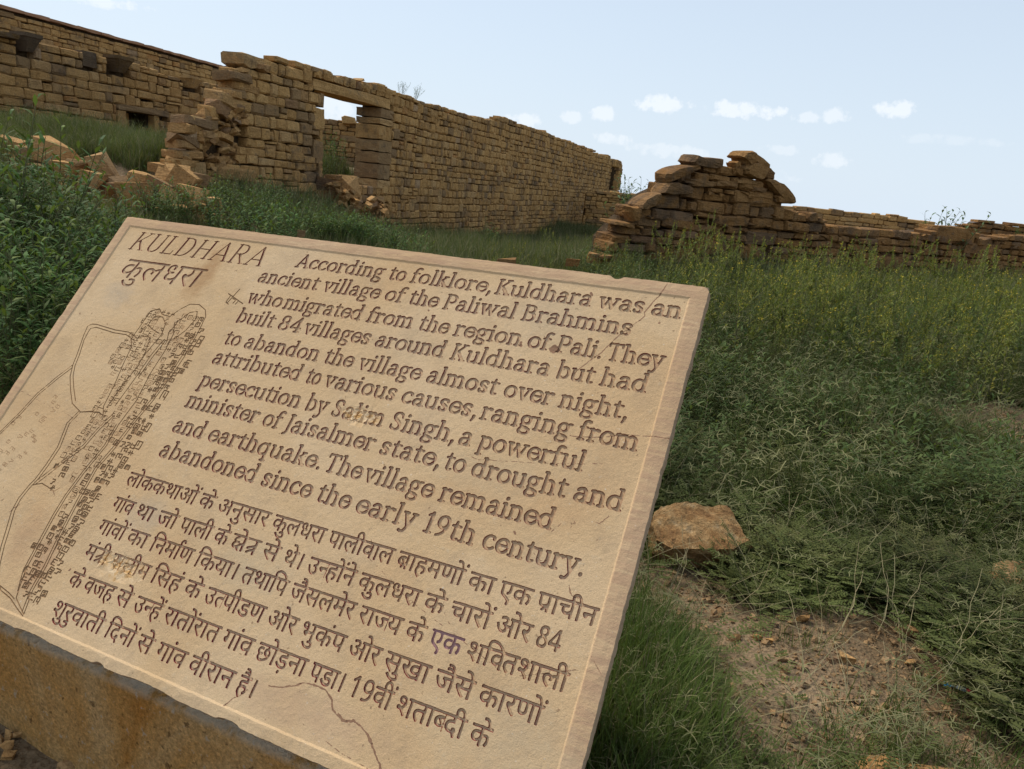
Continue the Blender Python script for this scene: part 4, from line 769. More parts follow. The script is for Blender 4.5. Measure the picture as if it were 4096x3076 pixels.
# --- cracks and knocks ----------------------------------------------------------
CRK = [([(950, -3), (944, 16), (936, 33), (930, 48), (932, 53), (919, 72), (906, 89), (893, 114), (872, 142), (866, 150)], .75), ([(888, 229), (910, 226), (928, 222), (950, 214), (976, 210), (1003, 208)], .6),
       ([(771, 281), (790, 283), (830, 276), (861, 271), (905, 261), (935, 254)], .4), ([(606, 625), (614, 614), (620, 610), (628, 599)], .5), ([(700, 573), (716, 573), (728, 580), (733, 588), (741, 592)], 1.0),
       ([(648, 590), (661, 588), (676, 582), (687, 575), (700, 573)], .9), ([(741, 590), (748, 594), (756, 592), (762, 590)], 1.7), ([(762, 591), (770, 592), (780, 597)], .8), ([(779, 596), (785, 600), (790, 605)], 1.6), ([(790, 605), (797, 611), (803, 616), (810, 622), (814, 628)], 1.1),
       ([(703, 429), (760, 455), (830, 477), (905, 500), (975, 470)], .25), ([(980, 455), (996, 470)], .3), ([(20, 344), (70, 352), (140, 360), (230, 385)], .22), ([(700, 610), (760, 622), (830, 628)], .22),
       ([(832, 116), (838, 120), (834, 124), (828, 120), (832, 116)], 2.6), ([(787, 118), (789, 124)], 1.6), ([(640, 92), (642, 94)], .9), ([(36, 196), (38, 199)], 1.2), ([(250, 580), (252, 570)], 1.4), ([(301, 555), (303, 553)], 1.8), ([(880, 34), (881, 35)], 1.7), ([(951, 60), (952, 60)], 1.4),
       ([(855, 30), (858, 34)], 1.6), ([(912, 330), (905, 340), (899, 347)], .4), ([(925, 322), (921, 335)], .3), ([(952, 300), (958, 312), (951, 322), (944, 322)], .4), ([(890, 372), (900, 378), (908, 375)], .4), ([(938, 395), (944, 404), (952, 405)], .6), ([(861, 355), (863, 358)], 1.0),
       ([(690, 395), (700, 415), (698, 430)], .3), ([(805, 440), (815, 460), (826, 470)], .2), ([(200, 470), (206, 474)], .5), ([(156, 500), (150, 506), (146, 514)], .8)]
for p, hw in CRK:
    q = []
    for (a, b) in zip(p[:-1], p[1:]):
        for k in range(3):
            t = k / 3; q.append((a[0] + (b[0] - a[0]) * t + mr.uniform(-.6, .6) * (k > 0), a[1] + (b[1] - a[1]) * t + mr.uniform(-.6, .6) * (k > 0), hw * mr.uniform(.6, 1.25)))
    q.append((p[-1][0], p[-1][1], hw * .5)); stamp(DC, 's', [[(a, -b, c_) for a, b, c_ in q]], 0, 0, 1, 1)
def smooth_noise(step, seed, amp):
    g = np.random.RandomState(seed).rand(int(SH / step) + 4, int(SW / step) + 4).astype(np.float32) - .5
    X = gx / step; Y = gy / step; xi = X.astype(int); yi = Y.astype(int); fx = (X - xi)[None, :]; fy = (Y - yi)[:, None]; fx = fx * fx * (3 - 2 * fx); fy = fy * fy * (3 - 2 * fy)
    return amp * ((g[yi][:, xi] * (1 - fx) + g[yi][:, xi + 1] * fx) * (1 - fy) + (g[yi + 1][:, xi] * (1 - fx) + g[yi + 1][:, xi + 1] * fx) * fy)
rough = smooth_noise(1.6, 1, .34) + smooth_noise(4, 2, .32)
DF += rough.astype(np.float32); DM += rough.astype(np.float32) * .25; DC += smooth_noise(1.5, 3, .9).astype(np.float32)
def patch(cx, cy, rx, ry, seed):   # spots where the surface was scratched away
    U, Vv = np.meshgrid(gx, gy); return np.clip(1.25 - ((U - cx) / rx) ** 2 - ((Vv - cy) / ry) ** 2 + smooth_noise(5, seed, 1.6), 0, 1)
PT = np.maximum(patch(610, 262, 28, 11, 8), patch(376, 531, 38, 14, 9))
DF -= (PT * smooth_noise(2.2, 10, 2.4)).astype(np.float32) + (PT * .5).astype(np.float32)
WL, WM = .55, .5
DEPTH_L, DEPTH_M = 1.9, 1.3
def samp(F, u, v):
    x = np.clip(np.asarray(u) / RES, 0, NXg - 1.001); y = np.clip(np.asarray(v) / RES, 0, NYg - 1.001); xi = x.astype(int); yi = y.astype(int); fx = x - xi; fy = y - yi
    return (F[yi, xi] * (1 - fx) + F[yi, xi + 1] * fx) * (1 - fy) + (F[yi + 1, xi] * (1 - fx) + F[yi + 1, xi + 1] * fx) * fy
def contours(F, lev, step=3, minlen=5):
    S_ = F > lev; ny_, nx_ = F.shape
    hx = np.argwhere(S_[:, :-1] != S_[:, 1:]); vy = np.argwhere(S_[:-1, :] != S_[1:, :])
    hid = {}; P = []
    a = F[hx[:, 0], hx[:, 1]]; b = F[hx[:, 0], hx[:, 1] + 1]; t = (lev - a) / (b - a)
    HP = np.stack([(hx[:, 1] + t) * RES, hx[:, 0] * RES], 1); hk = hx[:, 0] * nx_ + hx[:, 1]
    a = F[vy[:, 0], vy[:, 1]]; b = F[vy[:, 0] + 1, vy[:, 1]]; t = (lev - a) / (b - a)
    VP = np.stack([vy[:, 1] * RES, (vy[:, 0] + t) * RES], 1); vk = vy[:, 0] * nx_ + vy[:, 1] + ny_ * nx_
    P = np.concatenate([HP, VP]); key = {int(k): i for i, k in enumerate(np.concatenate([hk, vk]))}
    cells = np.unique(np.concatenate([hk, hk - nx_, vk - ny_ * nx_, vk - ny_ * nx_ - 1])); cells = cells[(cells >= 0) & (cells % nx_ < nx_ - 1) & (cells // nx_ < ny_ - 1)]
    nb = {}
    off = ny_ * nx_
    for c_ in cells.tolist():
        e = [key.get(c_), key.get(c_ + 1 + off), key.get(c_ + nx_), key.get(c_ + off)]   # bottom, right, top, left edges
        e = [q for q in e if q is not None]
        for q in range(0, len(e) - 1, 2):
            nb.setdefault(e[q], []).append(e[q + 1]); nb.setdefault(e[q + 1], []).append(e[q])
    seen = set(); out = []
    for s0 in nb:
        if s0 in seen: continue
        loop = [s0]; seen.add(s0); cur = s0
        while True:
            nx2 = [q for q in nb[cur] if q not in seen]
            if not nx2: break
            cur = nx2[0]; seen.add(cur); loop.append(cur)
        if len(loop) < minlen * step: continue
        closed = loop[0] in nb[loop[-1]]
        pts = P[loop[::step]]
        out.append((pts, closed))
    return out
# frame step
FR = (19.5, 18.0, 980.0, 626.5); REC = 1.6
frn = random.Random(4)
vin = []; edges = []
def add_loop(pts, closed):
    b = len(vin); vin.extend((float(a), float(c_)) for a, c_ in pts); n = len(pts)
    edges.extend((b + i, b + i + 1) for i in range(n - 1))
    if closed: edges.append((b + n - 1, b))
def jag(x0, y0, x1, y1, n, a): return [(x0 + (x1 - x0) * i / n + (frn.uniform(-a, a) if abs(x1 - x0) < 1 else 0), y0 + (y1 - y0) * i / n + (frn.uniform(-a, a) if abs(y1 - y0) < 1 else 0)) for i in range(n)]
def rect(o, a):
    x0, y0, x1, y1 = FR[0] + o, FR[1] + o, FR[2] - o, FR[3] - o
    return jag(x0, y0, x1, y0, 160, a) + jag(x1, y0, x1, y1, 100, a) + jag(x1, y1, x0, y1, 160, a) + jag(x0, y1, x0, y0, 100, a)
add_loop(rect(-.4, .35), True); add_loop(rect(2.0, .3), True)
# broken outer edge
def edge_pts(x0, y0, x1, y1, n, nx_, ny_):
    o = []
    for i in range(n):
        t = i / n; x, y = x0 + (x1 - x0) * t, y0 + (y1 - y0) * t
        d = .6 * noise.noise(Vector((x * .02, y * .02, 3))) + .5 * noise.noise(Vector((x * .11, y * .11, 9))) + .4 * noise.noise(Vector((x * .45, y * .45, 1)))
        for (cx, cy, rr_, dd) in [(882, 0, 7, 4.2), (640, 0, 30, .8), (995, 248, 6, 1.6), (1000, 410, 30, .6), (997, 130, 14, .8), (0, 380, 40, 1), (300, 639, 30, 2), (999, 0, 5, 3), (500, 639, 40, 2.5), (420, 639, 9, 3), (620, 639, 16, 3), (0, 200, 10, 1.5)]:
            q = 1 - ((x - cx) ** 2 + (y - cy) ** 2) / rr_ ** 2
            if q > 0: d -= dd * q ** .5
        o.append((x + nx_ * d, y + ny_ * d))
    return o
OUT = edge_pts(0, 0, SW, 0, 330, 0, -1) + edge_pts(SW, 0, SW, SH, 210, 1, 0) + edge_pts(SW, SH, 0, SH, 330, 0, 1) + edge_pts(0, SH, 0, 0, 210, -1, 0)
NOUT = len(OUT); ob = len(vin); add_loop(OUT, True)
INS = [(x + (1.3 if x < 3 else -1.3 if x > SW - 3 else 0), y + (1.1 if y < 5 else -1.1 if y > SH - 5 else 0)) for (x, y) in OUT]
for F, lev, st_ in ((DF, 0, 3), (DF, WL, 3), (DM, 0, 3), (DM, WM, 4), (DC, 0, 3)):
    F2 = F.copy(); F2[:, :6] = -9; F2[:, -6:] = -9; F2[:6] = -9; F2[-6:] = -9
    for pts, closed in contours(F2, lev, st_): add_loop(pts, closed)
for y in np.arange(8, SH - 6, 9):
    for x in np.arange(8, SW - 6, 9):
        vin.append((x + frn.uniform(-2, 2), y + frn.uniform(-2, 2)))
import time as _t; _t0 = _t.time()
co, ed, fa, _, _, _ = delaunay_2d_cdt([Vector(p) for p in vin], edges, [], 0, 1e-4)
print('CDT', len(vin), len(co), len(fa), round(_t.time() - _t0, 1))
P2 = np.array([(c_.x, c_.y) for c_ in co]); T3 = np.array([f for f in fa if len(f) == 3])
# keep triangles inside the outline (even-odd on centroids against OUT)
cen = P2[T3].mean(1); OA = np.array(OUT); ins = np.zeros(len(cen), bool)
near = (cen[:, 0] < 6) | (cen[:, 0] > SW - 6) | (cen[:, 1] < 8) | (cen[:, 1] > SH - 8); ins[~near] = True
q = cen[near]; r_in = np.zeros(len(q), bool)
for i in range(NOUT):
    (xa, ya), (xb, yb) = OA[i], OA[(i + 1) % NOUT]
    if ya == yb: continue
    cnd = ((ya > q[:, 1]) != (yb > q[:, 1])) & (q[:, 0] < (xb - xa) * (q[:, 1] - ya) / (yb - ya) + xa); r_in ^= cnd
ins[near] = r_in; T3 = T3[ins]; cen = cen[ins]
U, Vv = P2[:, 0], P2[:, 1]
def cl01(a): return np.clip(a, 0, 1)
def rectd(u, v): return np.minimum(np.minimum(u - FR[0], FR[2] - u), np.minimum(v - FR[1], FR[3] - v))
Rd = cl01((rectd(U, Vv) + .4) / 2.4)
dL = samp(DF, U, Vv); dM = samp(DM, U, Vv); dC = samp(DC, U, Vv); pt = samp(PT, U, Vv)
jr = np.random.RandomState(3)
Z = -REC * Rd - DEPTH_L * cl01(dL / WL) - DEPTH_M * cl01(dM / WM) * (dL < 0) - .7 * (dC > .02) - pt * (.3 + jr.rand(len(U)) * 1.8)
Z += .35 * np.array([noise.noise(Vector((a * .02, b * .02, 0))) for a, b in zip(U, Vv)])
onout = np.zeros(len(U), bool); kd = {(round(a, 2), round(b, 2)): i for i, (a, b) in enumerate(OUT)}
oidx = [None] * NOUT
for i, (a, b) in enumerate(P2):
    if a < 6 or a > SW - 6 or b < 9 or b > SH - 9:
        k = kd.get((round(float(a), 2), round(float(b), 2)))
        if k is not None: oidx[k] = i
for k in range(NOUT):
    if oidx[k] is None:
        d2 = (P2[:, 0] - OUT[k][0]) ** 2 + (P2[:, 1] - OUT[k][1]) ** 2; oidx[k] = int(d2.argmin())
Z[np.array(oidx)] -= .9
# slab frame in the world
K = 2.33 / 1000 * .7858153; TH = 20.0          # metres per slab unit; thickness in units
SU = Vector((.92484807, -.37948427, .02545075)).normalized(); SV = Vector((.2297614, .61077455, .7577362)); SV = (SV - SU * SV.dot(SU)).normalized(); SN = SU.cross(SV)
ST = EYE + Vector((-.54651299, 1.0101338, -.09841476)) * 2.33
K = K * 1.0
verts = np.stack([U, -Vv, Z], 1)
# triangles must face +n : (u, -v, z) right-handed
a_, b_, c_ = verts[T3[:, 0]], verts[T3[:, 1]], verts[T3[:, 2]]
fl = ((b_ - a_)[:, 0] * (c_ - a_)[:, 1] - (b_ - a_)[:, 1] * (c_ - a_)[:, 0]) < 0; T3[fl] = T3[fl][:, ::-1]
nb0 = len(verts); side = []; sf = []
rows = 5; er = random.Random(8)
for k in range(1, rows + 1):
    for i, (x, y) in enumerate(OUT):
        o = 1.0 + 1.2 * noise.noise(Vector((x * .05, y * .05, k * .9))) + .8 * noise.noise(Vector((x * .2, y * .2, k * 2.1)))
        if k == rows: o -= 1.5
        vx = (x - SW / 2) / (SW / 2); vy = (y - SH / 2) / (SH / 2)
        ex = math.copysign(1, vx) if abs(vx) > .985 else 0; ey = math.copysign(1, vy) if abs(vy) > .975 else 0
        side.append((x + ex * o, -(y + ey * o), -TH * k / rows - 0.0))
prev = list(oidx)
for k in range(rows):
    cur = [nb0 + k * NOUT + i for i in range(NOUT)]
    for i in range(NOUT):
        j = (i + 1) % NOUT; sf.append((prev[j], prev[i], cur[i])); sf.append((prev[j], cur[i], cur[j]))
    prev = cur
cb = nb0 + len(side); side.append((SW / 2, -SH / 2, -TH))
for i in range(NOUT): sf.append((prev[(i + 1) % NOUT], prev[i], cb))
VA = np.concatenate([verts, np.array(side)]); FA = np.concatenate([T3, np.array(sf)])
me = bpy.data.meshes.new('inscribed_slab'); me.from_pydata((VA * K).tolist(), [], FA.tolist()); me.update()
# masks per face: R = groove wall / floor paint, G = crack or fresh break, B = purple paint ; A = side of slab
cu, cv = cen[:, 0], cen[:, 1]; fL = samp(DF, cu, cv); fM = samp(DM, cu, cv); fC = samp(DC, cu, cv); fP = samp(PT, cu, cv)
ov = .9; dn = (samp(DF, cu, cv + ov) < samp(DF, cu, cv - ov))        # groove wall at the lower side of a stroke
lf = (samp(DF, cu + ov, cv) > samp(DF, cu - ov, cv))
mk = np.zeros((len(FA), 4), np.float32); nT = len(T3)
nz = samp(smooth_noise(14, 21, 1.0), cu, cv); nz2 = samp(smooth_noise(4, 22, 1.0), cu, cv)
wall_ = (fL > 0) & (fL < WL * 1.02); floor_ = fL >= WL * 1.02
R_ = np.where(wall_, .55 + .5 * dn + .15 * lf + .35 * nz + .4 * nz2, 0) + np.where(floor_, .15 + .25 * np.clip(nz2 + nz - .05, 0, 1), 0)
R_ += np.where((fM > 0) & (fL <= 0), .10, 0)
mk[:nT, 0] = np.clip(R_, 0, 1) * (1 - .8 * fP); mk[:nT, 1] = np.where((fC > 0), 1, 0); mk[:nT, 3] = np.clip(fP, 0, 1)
if PURPLE: mk[:nT, 2] = ((fL > 0) & (cu > PURPLE[0]) & (cu < PURPLE[1]) & (cv > PURPLE[2]) & (cv < PURPLE[3])) * .8
mk2 = np.zeros((len(FA),), np.float32); mk2[nT:] = 1; mk2[:nT] = np.where(fM > 0, .5, 0)
at_ = me.attributes.new('mask', 'FLOAT_COLOR', 'FACE'); at_.data.foreach_set('color', mk.ravel())
me.attributes.new('part', 'FLOAT', 'FACE').data.foreach_set('value', mk2)
s = MT('carved_sandstone', .92, .06)
obj_ = s.n.new('ShaderNodeTexCoord').outputs['Object']
mask = s.n.new('ShaderNodeAttribute'); mask.attribute_name = 'mask'; sp = s.n.new('ShaderNodeSeparateColor'); s.l.new(mask.outputs['Color'], sp.inputs[0])
prt = s.attr('part')
nA = s.noise(2.2, 5, .6, obj_, .5); nB = s.noise(420, 4, .75, obj_); nC = s.noise(60, 4, .6, obj_); nD = s.noise(9, 5, .65, obj_, .8)
c = s.ramp(nA, [(.3, (.52, .335, .175)), (.48, (.56, .385, .212)), (.66, (.60, .43, .255))])
c = s.mix(s.ramp(nD, [(.5, 0.0), (.75, .45)]), c, (.36, .255, .16)); c = s.mix(.55, c, s.ramp(nB, [(.32, .70), (.5, 1.0), (.68, 1.28)]), 'MULTIPLY')
c = s.mix(s.ramp(nC, [(.62, 0.0), (.75, .5)]), c, (.56, .44, .29))
c = s.mix(s.ramp(s.noise(150, 3, .5, obj_), [(.70, 0.0), (.76, .55)]), c, (.68, .62, .52))            # chalky flecks
c = s.mix(s.ramp(s.noise(95, 2, .5, s.scale(obj_, (1.03, .97, 1))), [(.71, 0.0), (.75, .7)]), c, (.24, .15, .085))  # small pits
# reddish bedding bands across the frame, as in the photographed stone
xyz = s.n.new('ShaderNodeSeparateXYZ'); s.l.new(obj_, xyz.inputs[0])
band = s.noise(6, 5, .6, s.scale(obj_, (1.5, 14, 1)), 1.2)
frm = s.math('ADD', s.math('GREATER_THAN', xyz.outputs[0], .9795 * K * 1000), s.math('ADD', s.math('GREATER_THAN', xyz.outputs[1], -.0175 * K * 1000), s.math('LESS_THAN', xyz.outputs[0], .0195 * K * 1000)), clamp=True)
c = s.mix(s.math('MULTIPLY', frm, s.ramp(band, [(.35, .15), (.6, .8)])), c, (.42, .265, .165))
def blob(cx, cy, rx, ry, col, amt, sc_=26, c=None):
    a = s.math('DIVIDE', s.math('SUBTRACT', xyz.outputs[0], cx * K), rx * K); b = s.math('DIVIDE', s.math('SUBTRACT', xyz.outputs[1], -cy * K), ry * K)
    d = s.math('SUBTRACT', 1.0, s.math('ADD', s.math('MULTIPLY', a, a), s.math('MULTIPLY', b, b)))
    d = s.math('ADD', d, s.math('MULTIPLY', s.math('SUBTRACT', s.noise(sc_, 5, .7, obj_), .5), 2.5))
    return s.mix(s.math('MULTIPLY', s.math('MULTIPLY', d, .9, clamp=True), amt), c, col)
for bl in [(232, 100, 30, 50, (.36, .20, .09), .6), (236, 60, 20, 40, (.37, .21, .10), .5), (250, 560, 26, 50, (.36, .19, .11), .5), (200, 540, 30, 60, (.40, .23, .13), .35), (90, 150, 40, 30, (.44, .36, .27), .4), (60, 330, 60, 60, (.46, .31, .17), .3),
           (820, 70, 60, 50, (.42, .33, .22), .35), (930, 560, 120, 50, (.50, .40, .26), .35), (560, 480, 60, 40, (.47, .385, .26), .4), (700, 600, 120, 26, (.46, .30, .19), .45), (640, 150, 60, 30, (.42, .31, .19), .35), (370, 460, 40, 40, (.43, .35, .26), .4),
           (345, 135, 22, 18, (.52, .36, .20), .5), (800, 300, 90, 40, (.50, .40, .26), .3)]:
    c = blob(*bl, c=c)
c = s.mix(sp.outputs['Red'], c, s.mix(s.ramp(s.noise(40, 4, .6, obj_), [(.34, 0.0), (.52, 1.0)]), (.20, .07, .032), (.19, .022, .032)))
c = s.mix(sp.outputs['Green'], c, s.mix(s.noise(30, 3, .5, obj_), (.20, .105, .065), (.33, .20, .12)))
c = s.mix(s.math('MULTIPLY', sp.outputs['Blue'], 1.0), c, (.34, .19, .20))
c = s.mix(s.math('MULTIPLY', mask.outputs['Alpha'], 1.0), c, s.ramp(s.noise(55, 4, .7, obj_), [(.4, (.50, .29, .11)), (.58, (.70, .52, .32))]))
c = s.mix(s.math('MULTIPLY', s.math('GREATER_THAN', prt, .9), 1.0), c, s.mix(s.noise(9, 5, .6, s.scale(obj_, (1, 1, 4))), (.27, .19, .12), (.40, .30, .20)))
c = s.mix(s.math('MULTIPLY', s.math('LESS_THAN', s.math('ABSOLUTE', s.math('SUBTRACT', prt, .5)), .1), .62), c, (.22, .12, .055))
nm = s.bump(nB, .0011, .8); nm = s.bump(nC, .0025, .6, nm); nm = s.bump(s.noise(160, 3, .6, obj_), .0014, .6, nm)
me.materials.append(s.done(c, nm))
slab_root = empty('information_sign', Vector((ST + SU * .9 - SV * 1.0).to_tuple()), 'large tilted sandstone slab carved with KULDHARA, English and Hindi text and a village map', 'sign')
slab_root.location.z = hgt(slab_root.location.x, slab_root.location.y)
so = link('inscribed_slab', me, slab_root)
R3 = Matrix((SU, SV, SN)).transposed().to_4x4(); so.matrix_local = Matrix.Translation(ST - slab_root.location) @ R3
# plinth: a wedge block under the slab
s = MT('stained_plinth', .95, .03); oc = s.pos
nA = s.noise(3.2, 5, .6, None, 1.0); nB = s.noise(120, 5, .8)
c = s.ramp(nA, [(.3, (.50, .22, .050)), (.42, (.60, .32, .10)), (.6, (.64, .39, .16)), (.78, (.66, .44, .22))])
c = s.mix(.8, c, s.ramp(nB, [(.3, .45), (.7, 1.5)]), 'MULTIPLY'); c = s.mix(.6, c, s.ramp(s.noise(75, 5, .75), [(.3, .55), (.7, 1.35)]), 'MULTIPLY'); c = s.mix(s.ramp(s.noise(60, 3), [(.64, 0.0), (.70, .7)]), c, (.52, .44, .34)); c = s.mix(s.ramp(s.noise(48, 4), [(.62, 0.0), (.70, .7)]), c, (.09, .045, .02))
c = s.mix(s.math('MULTIPLY', s.attr('chalk'), s.ramp(s.noise(24, 4), [(.34, 0.0), (.5, .9)])), c, (.74, .64, .50))
M_PL = s.done(c, s.bump(nB, .005, 1, s.bump(s.noise(60, 5, .7), .008)))
hu = Vector((SU.x, SU.y, 0)).normalized(); hv = Vector((-hu.y, hu.x, 0)); V = []; F = []
BLc = ST - SV * (SH * K) - SN * (TH * K); NL = 60; PLL = SW * K - .09
gp = .009
def slabz(p):   # height of the slab underside above a plan position
    d = p - BLc; return BLc.z + (-(SN.x * d.x + SN.y * d.y)) / SN.z
BF = ST - SV * (SH * K)      # front bottom edge, left end
for i in range(NL + 1):
    t = -.0 + i / NL; f = BF + SU * (PLL * (.0 + 1.0 * t)); f = Vector((f.x, f.y, 0)) + hv * (.027 + .004 * noise.noise(Vector((t * 14, 0, 0))))
    bk = f + hv * .62
    uz = lambda p: slabz(Vector((p.x, p.y, 0))) - gp
    zf = (BLc + SU * (PLL * t)).z - .014 + .005 * noise.noise(Vector((t * 20, 4, 0)))
    z1 = min(zf, uz(f + hv * .05)); g0 = -.35
    V += [f + Vector((0, 0, g0)) - hv * .02, f - hv * .004 + Vector((0, 0, zf - .026 + .006 * noise.noise(Vector((t * 22, 1, 0))))), f + Vector((0, 0, zf - .012 + .004 * noise.noise(Vector((t * 30, 7, 0))))), f + hv * .014 + Vector((0, 0, zf)), f + hv * .07 + Vector((0, 0, zf + .0)), bk + Vector((0, 0, uz(bk) - .01)), bk + Vector((0, 0, g0))]
m_ = 7
for i in range(NL):
    for j in range(m_ - 1): a = i * m_ + j; F.append((a, a + m_, a + m_ + 1, a + 1))
F.append(tuple(range(m_))); F.append(tuple(NL * m_ + j for j in range(m_ - 1, -1, -1)))
pm = mesh('plinth', [v - slab_root.location for v in V], F, M_PL)
pm.attributes.new('chalk', 'FLOAT', 'POINT').data.foreach_set('value', [1.0 if j in (3, 4) else .55 if j == 2 else 0 for i in range(NL + 1) for j in range(m_)])
link('plinth', pm, slab_root)
# ------------------------------------------------------------------ rocks lying about
def rock_at(px, py, wpx, hpx, seed, mat, name, label, cat='stone', group=None, tilt=(0, 0, 0), sink=.12, deep=.8, parent=None, dep=None):
    """a loose rock resting on the ground where the ray meets it; wpx, hpx = size as seen in the 4096 px photo"""
    g = ground(px, py + hpx * .42) if dep is None else at(px, py, dep)
    z = proj(g)[2]; w = wpx / FPX * z; h = hpx / FPX * z
    r = random.Random(seed)
    o = link(name, vmesh('h', seed % 12, mat), parent, (g.x, g.y, g.z + (h * (.5 - sink) if dep is None else 0)), (tilt[0], tilt[1], tilt[2] + r.uniform(-.3, .3)), (w * 1.12, w * deep, h * 1.15))
    return tag(o, label, cat, group)
def near_rock(pts, g, thick, seed, mat, name, label, tiltr=(0, 0, 0)):
    """hero rock: outline on the ground plane, thick, subdivided and roughened"""
    bm = bmesh.new(); r = random.Random(seed)
    lo = [bm.verts.new((x * 1.04, y * 1.04, -.02)) for x, y in pts]; hi = [bm.verts.new((x * .97, y * .97, thick * r.uniform(.8, 1.05))) for x, y in pts]
    res = bmesh.ops.convex_hull(bm, input=bm.verts[:])
    bmesh.ops.triangulate(bm, faces=bm.faces[:]); bmesh.ops.subdivide_edges(bm, edges=bm.edges[:], cuts=4, use_grid_fill=True)
    bmesh.ops.triangulate(bm, faces=bm.faces[:]); bmesh.ops.subdivide_edges(bm, edges=bm.edges[:], cuts=1)
    bm.normal_update()
    for v in bm.verts:
        p = v.co; q = Vector((p.x, p.y, p.z * 2.2)) 
        d = .020 * noise.noise(q * 9 + Vector((seed, 0, 0))) + .014 * abs(noise.noise(q * 24)) - .012 * abs(noise.noise(Vector((q.x * 7, q.y * 7, q.z * 22)))) + .005 * noise.noise(q * 50)
        v.co = p + v.normal * d
    me = bpy.data.meshes.new(name); bm.to_mesh(me); bm.free(); me.materials.append(mat)
    o = link(name, me, None, g, tiltr); return tag(o, label, 'rock')
s = MT('orange_rock', .92, .2); n1 = s.noise(12, 6, .7); n2 = s.noise(70, 5, .7)
c = s.ramp(n1, [(.3, (.15, .07, .025)), (.45, (.34, .19, .075)), (.58, (.43, .27, .12)), (.72, (.55, .42, .26))]); c = s.mix(.6, c, s.ramp(n2, [(.3, .45), (.65, 1.3)]), 'MULTIPLY')
M_OR = s.done(c, s.bump(n2, .012, 1, s.bump(s.noise(18, 6, .75, s.scale(s.pos, (1, 1, 2.5))), .03)))
g = ground(2765, 2205)
near_rock([(-.20, -.07), (-.15, -.13), (.02, -.10), (.10, -.13), (.20, -.08), (.19, .02), (.16, .13), (.0, .14), (-.14, .12), (-.19, .04)], g, .17, 3, M_OR, 'sandstone_block', 'rough orange sandstone block lying in the grass right of the carved slab', (.36, -.05, .1))
g = ground(4095, 2420)
near_rock([(-.17, -.05), (-.08, -.12), (.15, -.10), (.2, .1), (.02, .13), (-.13, .07)], g, .14, 5, M_OR, 'sandstone_rock', 'orange rock half out of the photo at the right edge')
g = ground(3610, 3200)
near_rock([(-.16, -.08), (.02, -.12), (.17, -.06), (.16, .07), (-.02, .10), (-.15, .05)], g, .06, 9, M_RUBBLE, 'pale_rock', 'pale flat rock cut by the bottom edge of the photo')
for i, (px, py, w, h, lab, mt) in enumerate([(3210, 2470, 46, 40, 'small pinkish chip of stone on bare soil behind the gravel patch', M_RUBBLE), (3388, 2632, 62, 34, 'tan pebble in the middle of the bare gravel patch', M_RUBBLE), (3122, 2472, 26, 18, 'tiny tan pebble left of the pinkish chip', M_RUBBLE),
     (3625, 2525, 70, 50, 'orange-red stone among grass right of the gravel patch', M_OR), (3660, 2545, 40, 34, 'smaller orange stone touching the orange-red one', M_OR), (3030, 2545, 36, 26, 'grey pebble at the left of the gravel patch', M_RUBBLE), (3075, 2560, 30, 22, 'sandy pebble next to the grey pebble', M_RUBBLE),
     (3640, 2650, 40, 26, 'flat tan stone right of the gravel patch', M_RUBBLE), (3768, 2705, 52, 30, 'brown half-buried stone above the plastic wrapper', M_RUBBLE), (2945, 2550, 36, 24, 'ochre pebble near the tall grass beside the slab', M_OR), (2945, 1952 + 420, 40, 26, 'flat dark stone under the plants beside the orange block', M_RUIN)]):
    rock_at(px, py, w, h, 200 + i, mt, 'pebble' if w < 50 else 'small_stone', lab)
for i, (px, py, w, h, lab) in enumerate([(2020, 1062, 90, 60, 'brown pointed rock just behind the top edge of the slab'), (2380, 1030, 60, 40, 'brown stones heaped at the foot of the dry-stone ruin'), (2290, 1050, 60, 34, 'low brown stone in weeds left of the dry-stone ruin'), (2420, 1040, 70, 40, 'small brown stone under the left end of the dry-stone ruin')]):
    rock_at(px, py, w, h, 240 + i, M_RUIN, 'fallen_stone', lab, dep=(8.6, 10, 9.6, 10)[i])
rock_at(1205, 935, 30, 34, 254, M_RUBBLE, 'fallen_stone', 'pale stone showing through plants above the slab top edge', dep=7.5)
